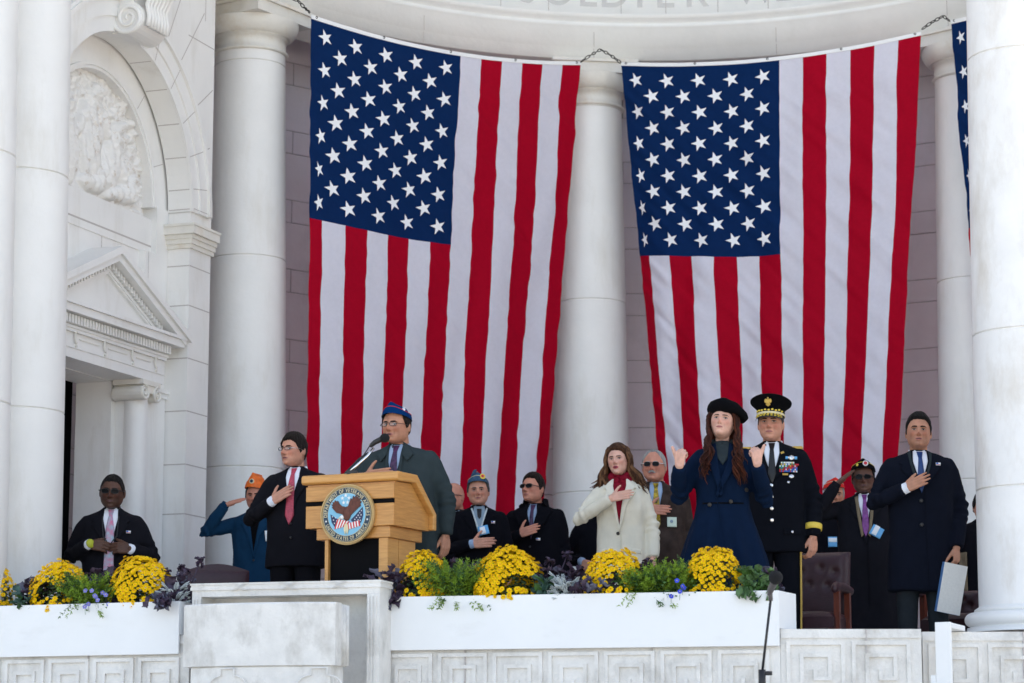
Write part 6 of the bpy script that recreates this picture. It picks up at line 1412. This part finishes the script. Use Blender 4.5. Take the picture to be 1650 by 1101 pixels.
    for q, dz in ((0,-.002),(.5,-.016),(1,-.034)):
        for k in range(m_+1):
            a = R(-90)+R(-72)+R(144)*k/m_; ext = .052*q*math.cos((a+math.pi/2)*1.15)**.8 if abs((a+math.pi/2)*1.15) < math.pi/2 else 0; V.append(T((.090+ext*.55)*math.cos(a), (.090*1.18+ext)*math.sin(a), -.004+dz))
    V2 = [(x,y,z-.003) for x,y,z in V]; N_ = len(V); F = [(i*(m_+1)+k, (i+1)*(m_+1)+k, (i+1)*(m_+1)+k+1, i*(m_+1)+k+1) for i in range(2) for k in range(m_)]; F += [tuple(N_+a for a in f[::-1]) for f in F]+[(2*(m_+1)+k, N_+2*(m_+1)+k, N_+2*(m_+1)+k+1, 2*(m_+1)+k+1) for k in range(m_)]
    vz = mk('visor', V+V2, F, 'blackplastic', o, True); b = MB()
    for row in range(2):
        for k in range(9):
            a = R(-90)+R(-50)+R(100)*k/8; ext = .052*(.38+.4*row)*math.cos((a+math.pi/2)*1.15)**.8; b.ball(T((.090+ext*.55)*math.cos(a), (.090*1.18+ext)*math.sin(a), -.004-.012-.014*row+.004), (.009,.008,.004), 8)
    b.build('visor_oak_leaves', 'goldflat', vz)
    b = MB(); cy = -.148
    for (x,z,rx,rz) in ((0,.062,.012,.020),(-.014,.068,.010,.015),(.014,.068,.010,.015),(0,.085,.006,.007),(-.009,.047,.006,.008),(.009,.047,.006,.008),(0,.040,.009,.006)): b.ball(T(x,cy+.010+(z-.05)*-.35,z), (rx,.005,rz), 10)
    b.build('eagle_badge', 'gold', o)
person('army officer in dark dress uniform and gold trimmed peaked cap', 1243, 657, 17.9, None, yaw=R(-7), head=(-6,-2,0), skin='skin_fair', hair='undercap', hairmat='hair_grey', hairthick=.006, coat='uniform', prof='suit', trous='uniform', wide=1.12, hwide=.98, jaw=1.1, neck=1.08,
    larm=dict(e=(.262,.03,1.12), w=(.255,-.03,.875), d=(-.06,-.10,-1), b=(.75,-.65,.05), curl=(35,50,30), thumb=(22,20)), mouth=0, age=1, extras=x_officer)
def x_red(c):
    o, T = garrison(c, 'cap_red', 'seal_gold', .09, (0,0,0), .056, .112); c['cpt']('badge', rect(-.02,1.22,.075,.085), 'badge_blue', .016, .002); c['cpt']('badge_label', rect(-.02,1.235,.07,.035), 'badge_white', .019, .001)
person('man in a red side cap mostly hidden behind a raised arm', 1342, 779, 20.9, None, yaw=R(-4), head=(6,0,0), skin='skin_tan', hair='undercap', hairmat='hair_white', coat='coat_black', wide=1.12, mouth=.1, age=1, extras=x_red, vox=.005)
def x_sal(c):
    collar_shirt(c, 'shirt', 1.20, .060, 'tie_purple', .028); lapels(c, 'suit_dark', 1.10, .12); glasses(c, True, 'blackplastic', .054, .034, z=0)
    for sg in (-1,1): c['cpt']('scarf_strip', [(x*sg,z) for x,z in [(.052,1.48),(.078,1.465),(.060,1.30),(.035,1.14),(.018,1.16),(.038,1.32)]][::sg], 'tan' if sg > 0 else 'tan', .013, .004)
    c['cpt']('badge', rect(.085,1.185,.095,.085,-.5), 'badge_blue', .020, .002); c['cpt']('badge_label', rect(.078,1.195,.04,.08,-.5), 'badge_white', .023, .001)
    o, T = garrison(c, 'felt_black', 'goldflat', .088, (0,-3,0), .056, .113, wide=.094); disc_badge(c, T, .02, -.116, .046, .022, 'seal_white', par=o); disc_badge(c, T, .02, -.122, .046, .014, 'red_pin', par=o, name='badge_centre'); disc_badge(c, T, -.045, -.100, .036, .014, 'goldflat', (-.5,-1,.2), par=o, pts=5)
    front_edge(c, 'suit_dark', 1.1, .6); cuffs(c, 'suit_dark')
person('saluting man in sunglasses and black side cap with gold piping', 1391, 750, 19.8, None, yaw=R(-5), head=(-3,-1,0), skin='skin_brown', hair='undercap', hairmat='hair_black', prof='long', coat='suit_dark', wide=1.14, hwide=1.06, jaw=1.25, belly=.03,
    rarm=dict(e=(-.40,-.09,1.30), w=(-.225,-.135,1.560), d=(.72,-.03,.60), b=(-.55,-.3,.8), curl=(3,5,3), thumb=(14,8)), mouth=.1, lips='lips_dark', age=1, extras=x_sal, brow='hair_black')
def x_tall(c):
    collar_shirt(c, 'shirt', 1.26, .058, 'tie_blue', .026); lapels(c, 'coat_navy', 1.22, .135)
    for sg in (-1,1): c['cpt']('scarf_edge', [(x*sg,z) for x,z in [(.058,1.50),(.082,1.485),(.070,1.40),(.046,1.31),(.035,1.33),(.058,1.42)]][::sg], 'scarf_grey', .012, .005)
    flag_pin(c, .118, 1.40, .032); 
    for z in (1.15,.99): button(c, -.005, z, 'blackplastic', .014, on='c')
    front_edge(c, 'coat_navy', 1.22, .58, .02); cuffs(c)
person('dark haired man in navy overcoat, hand on heart, holding a binder', 1479, 673, 18.0, None, yaw=R(-4), head=(-4,-7,2), skin='skin_tan', hair='short', hairmat='hair_black', hairthick=.010, hairtop=.028, prof='over', coat='coat_navy', trous='trousers', wide=1.22, hwide=1.0, jaw=1.2,
    rarm=dict(e=(-.315,-.08,1.14), w=(-.115,-.215,1.225), d=(.86,-.02,.42), b=(-.1,-1,.15), curl=(3,5,4), thumb=(22,3), spread=.5), larm=dict(e=(.265,.03,1.11), w=(.225,-.09,.835), d=(-.04,-.12,-1), b=(.85,-.5,.05), curl=(45,55,30), thumb=(18,30)), mouth=.7, beard=.2, extras=x_tall, brow='hair_black', neck=1.1)
def x_edge(c): c['cpt']('tan_panel', [(-.23,1.2),(-.17,1.2),(-.17,.85),(-.23,.85)], 'tan', .01, .01, on='c')
person('dark haired person in black at the edge of the broad right column, almost hidden', 1582, 797, 20.6, None, yaw=R(0), skin='skin_fair', hair='full', hairmat='hair_black', hairthick=.02, prof='over', coat='coat_black', wide=1.1, extras=x_edge, vox=.006)
# binder held by the tall man
p = P(1532, 950, 17.84); t = empty('binder', tuple(p), R(10), label='blue and white binder of papers held at the tall man\'s side', cat='binder'); t.rotation_euler = (R(4), R(10), R(14))
b = MB(); b.box((-.075,-.013,-.16),(.085,.011,.17)); o = b.build('pages', 'paper', t); b = MB(); b.box((-.082,-.017,-.165),(.088,-.0135,.175)); b.build('front_cover', 'paper', t); b = MB(); b.box((-.086,.0115,-.165),(.088,.015,.175)); b.box((-.086,-.017,-.165),(-.0825,.0114,.175)); b.build('blue_back', 'binder_blue', t)
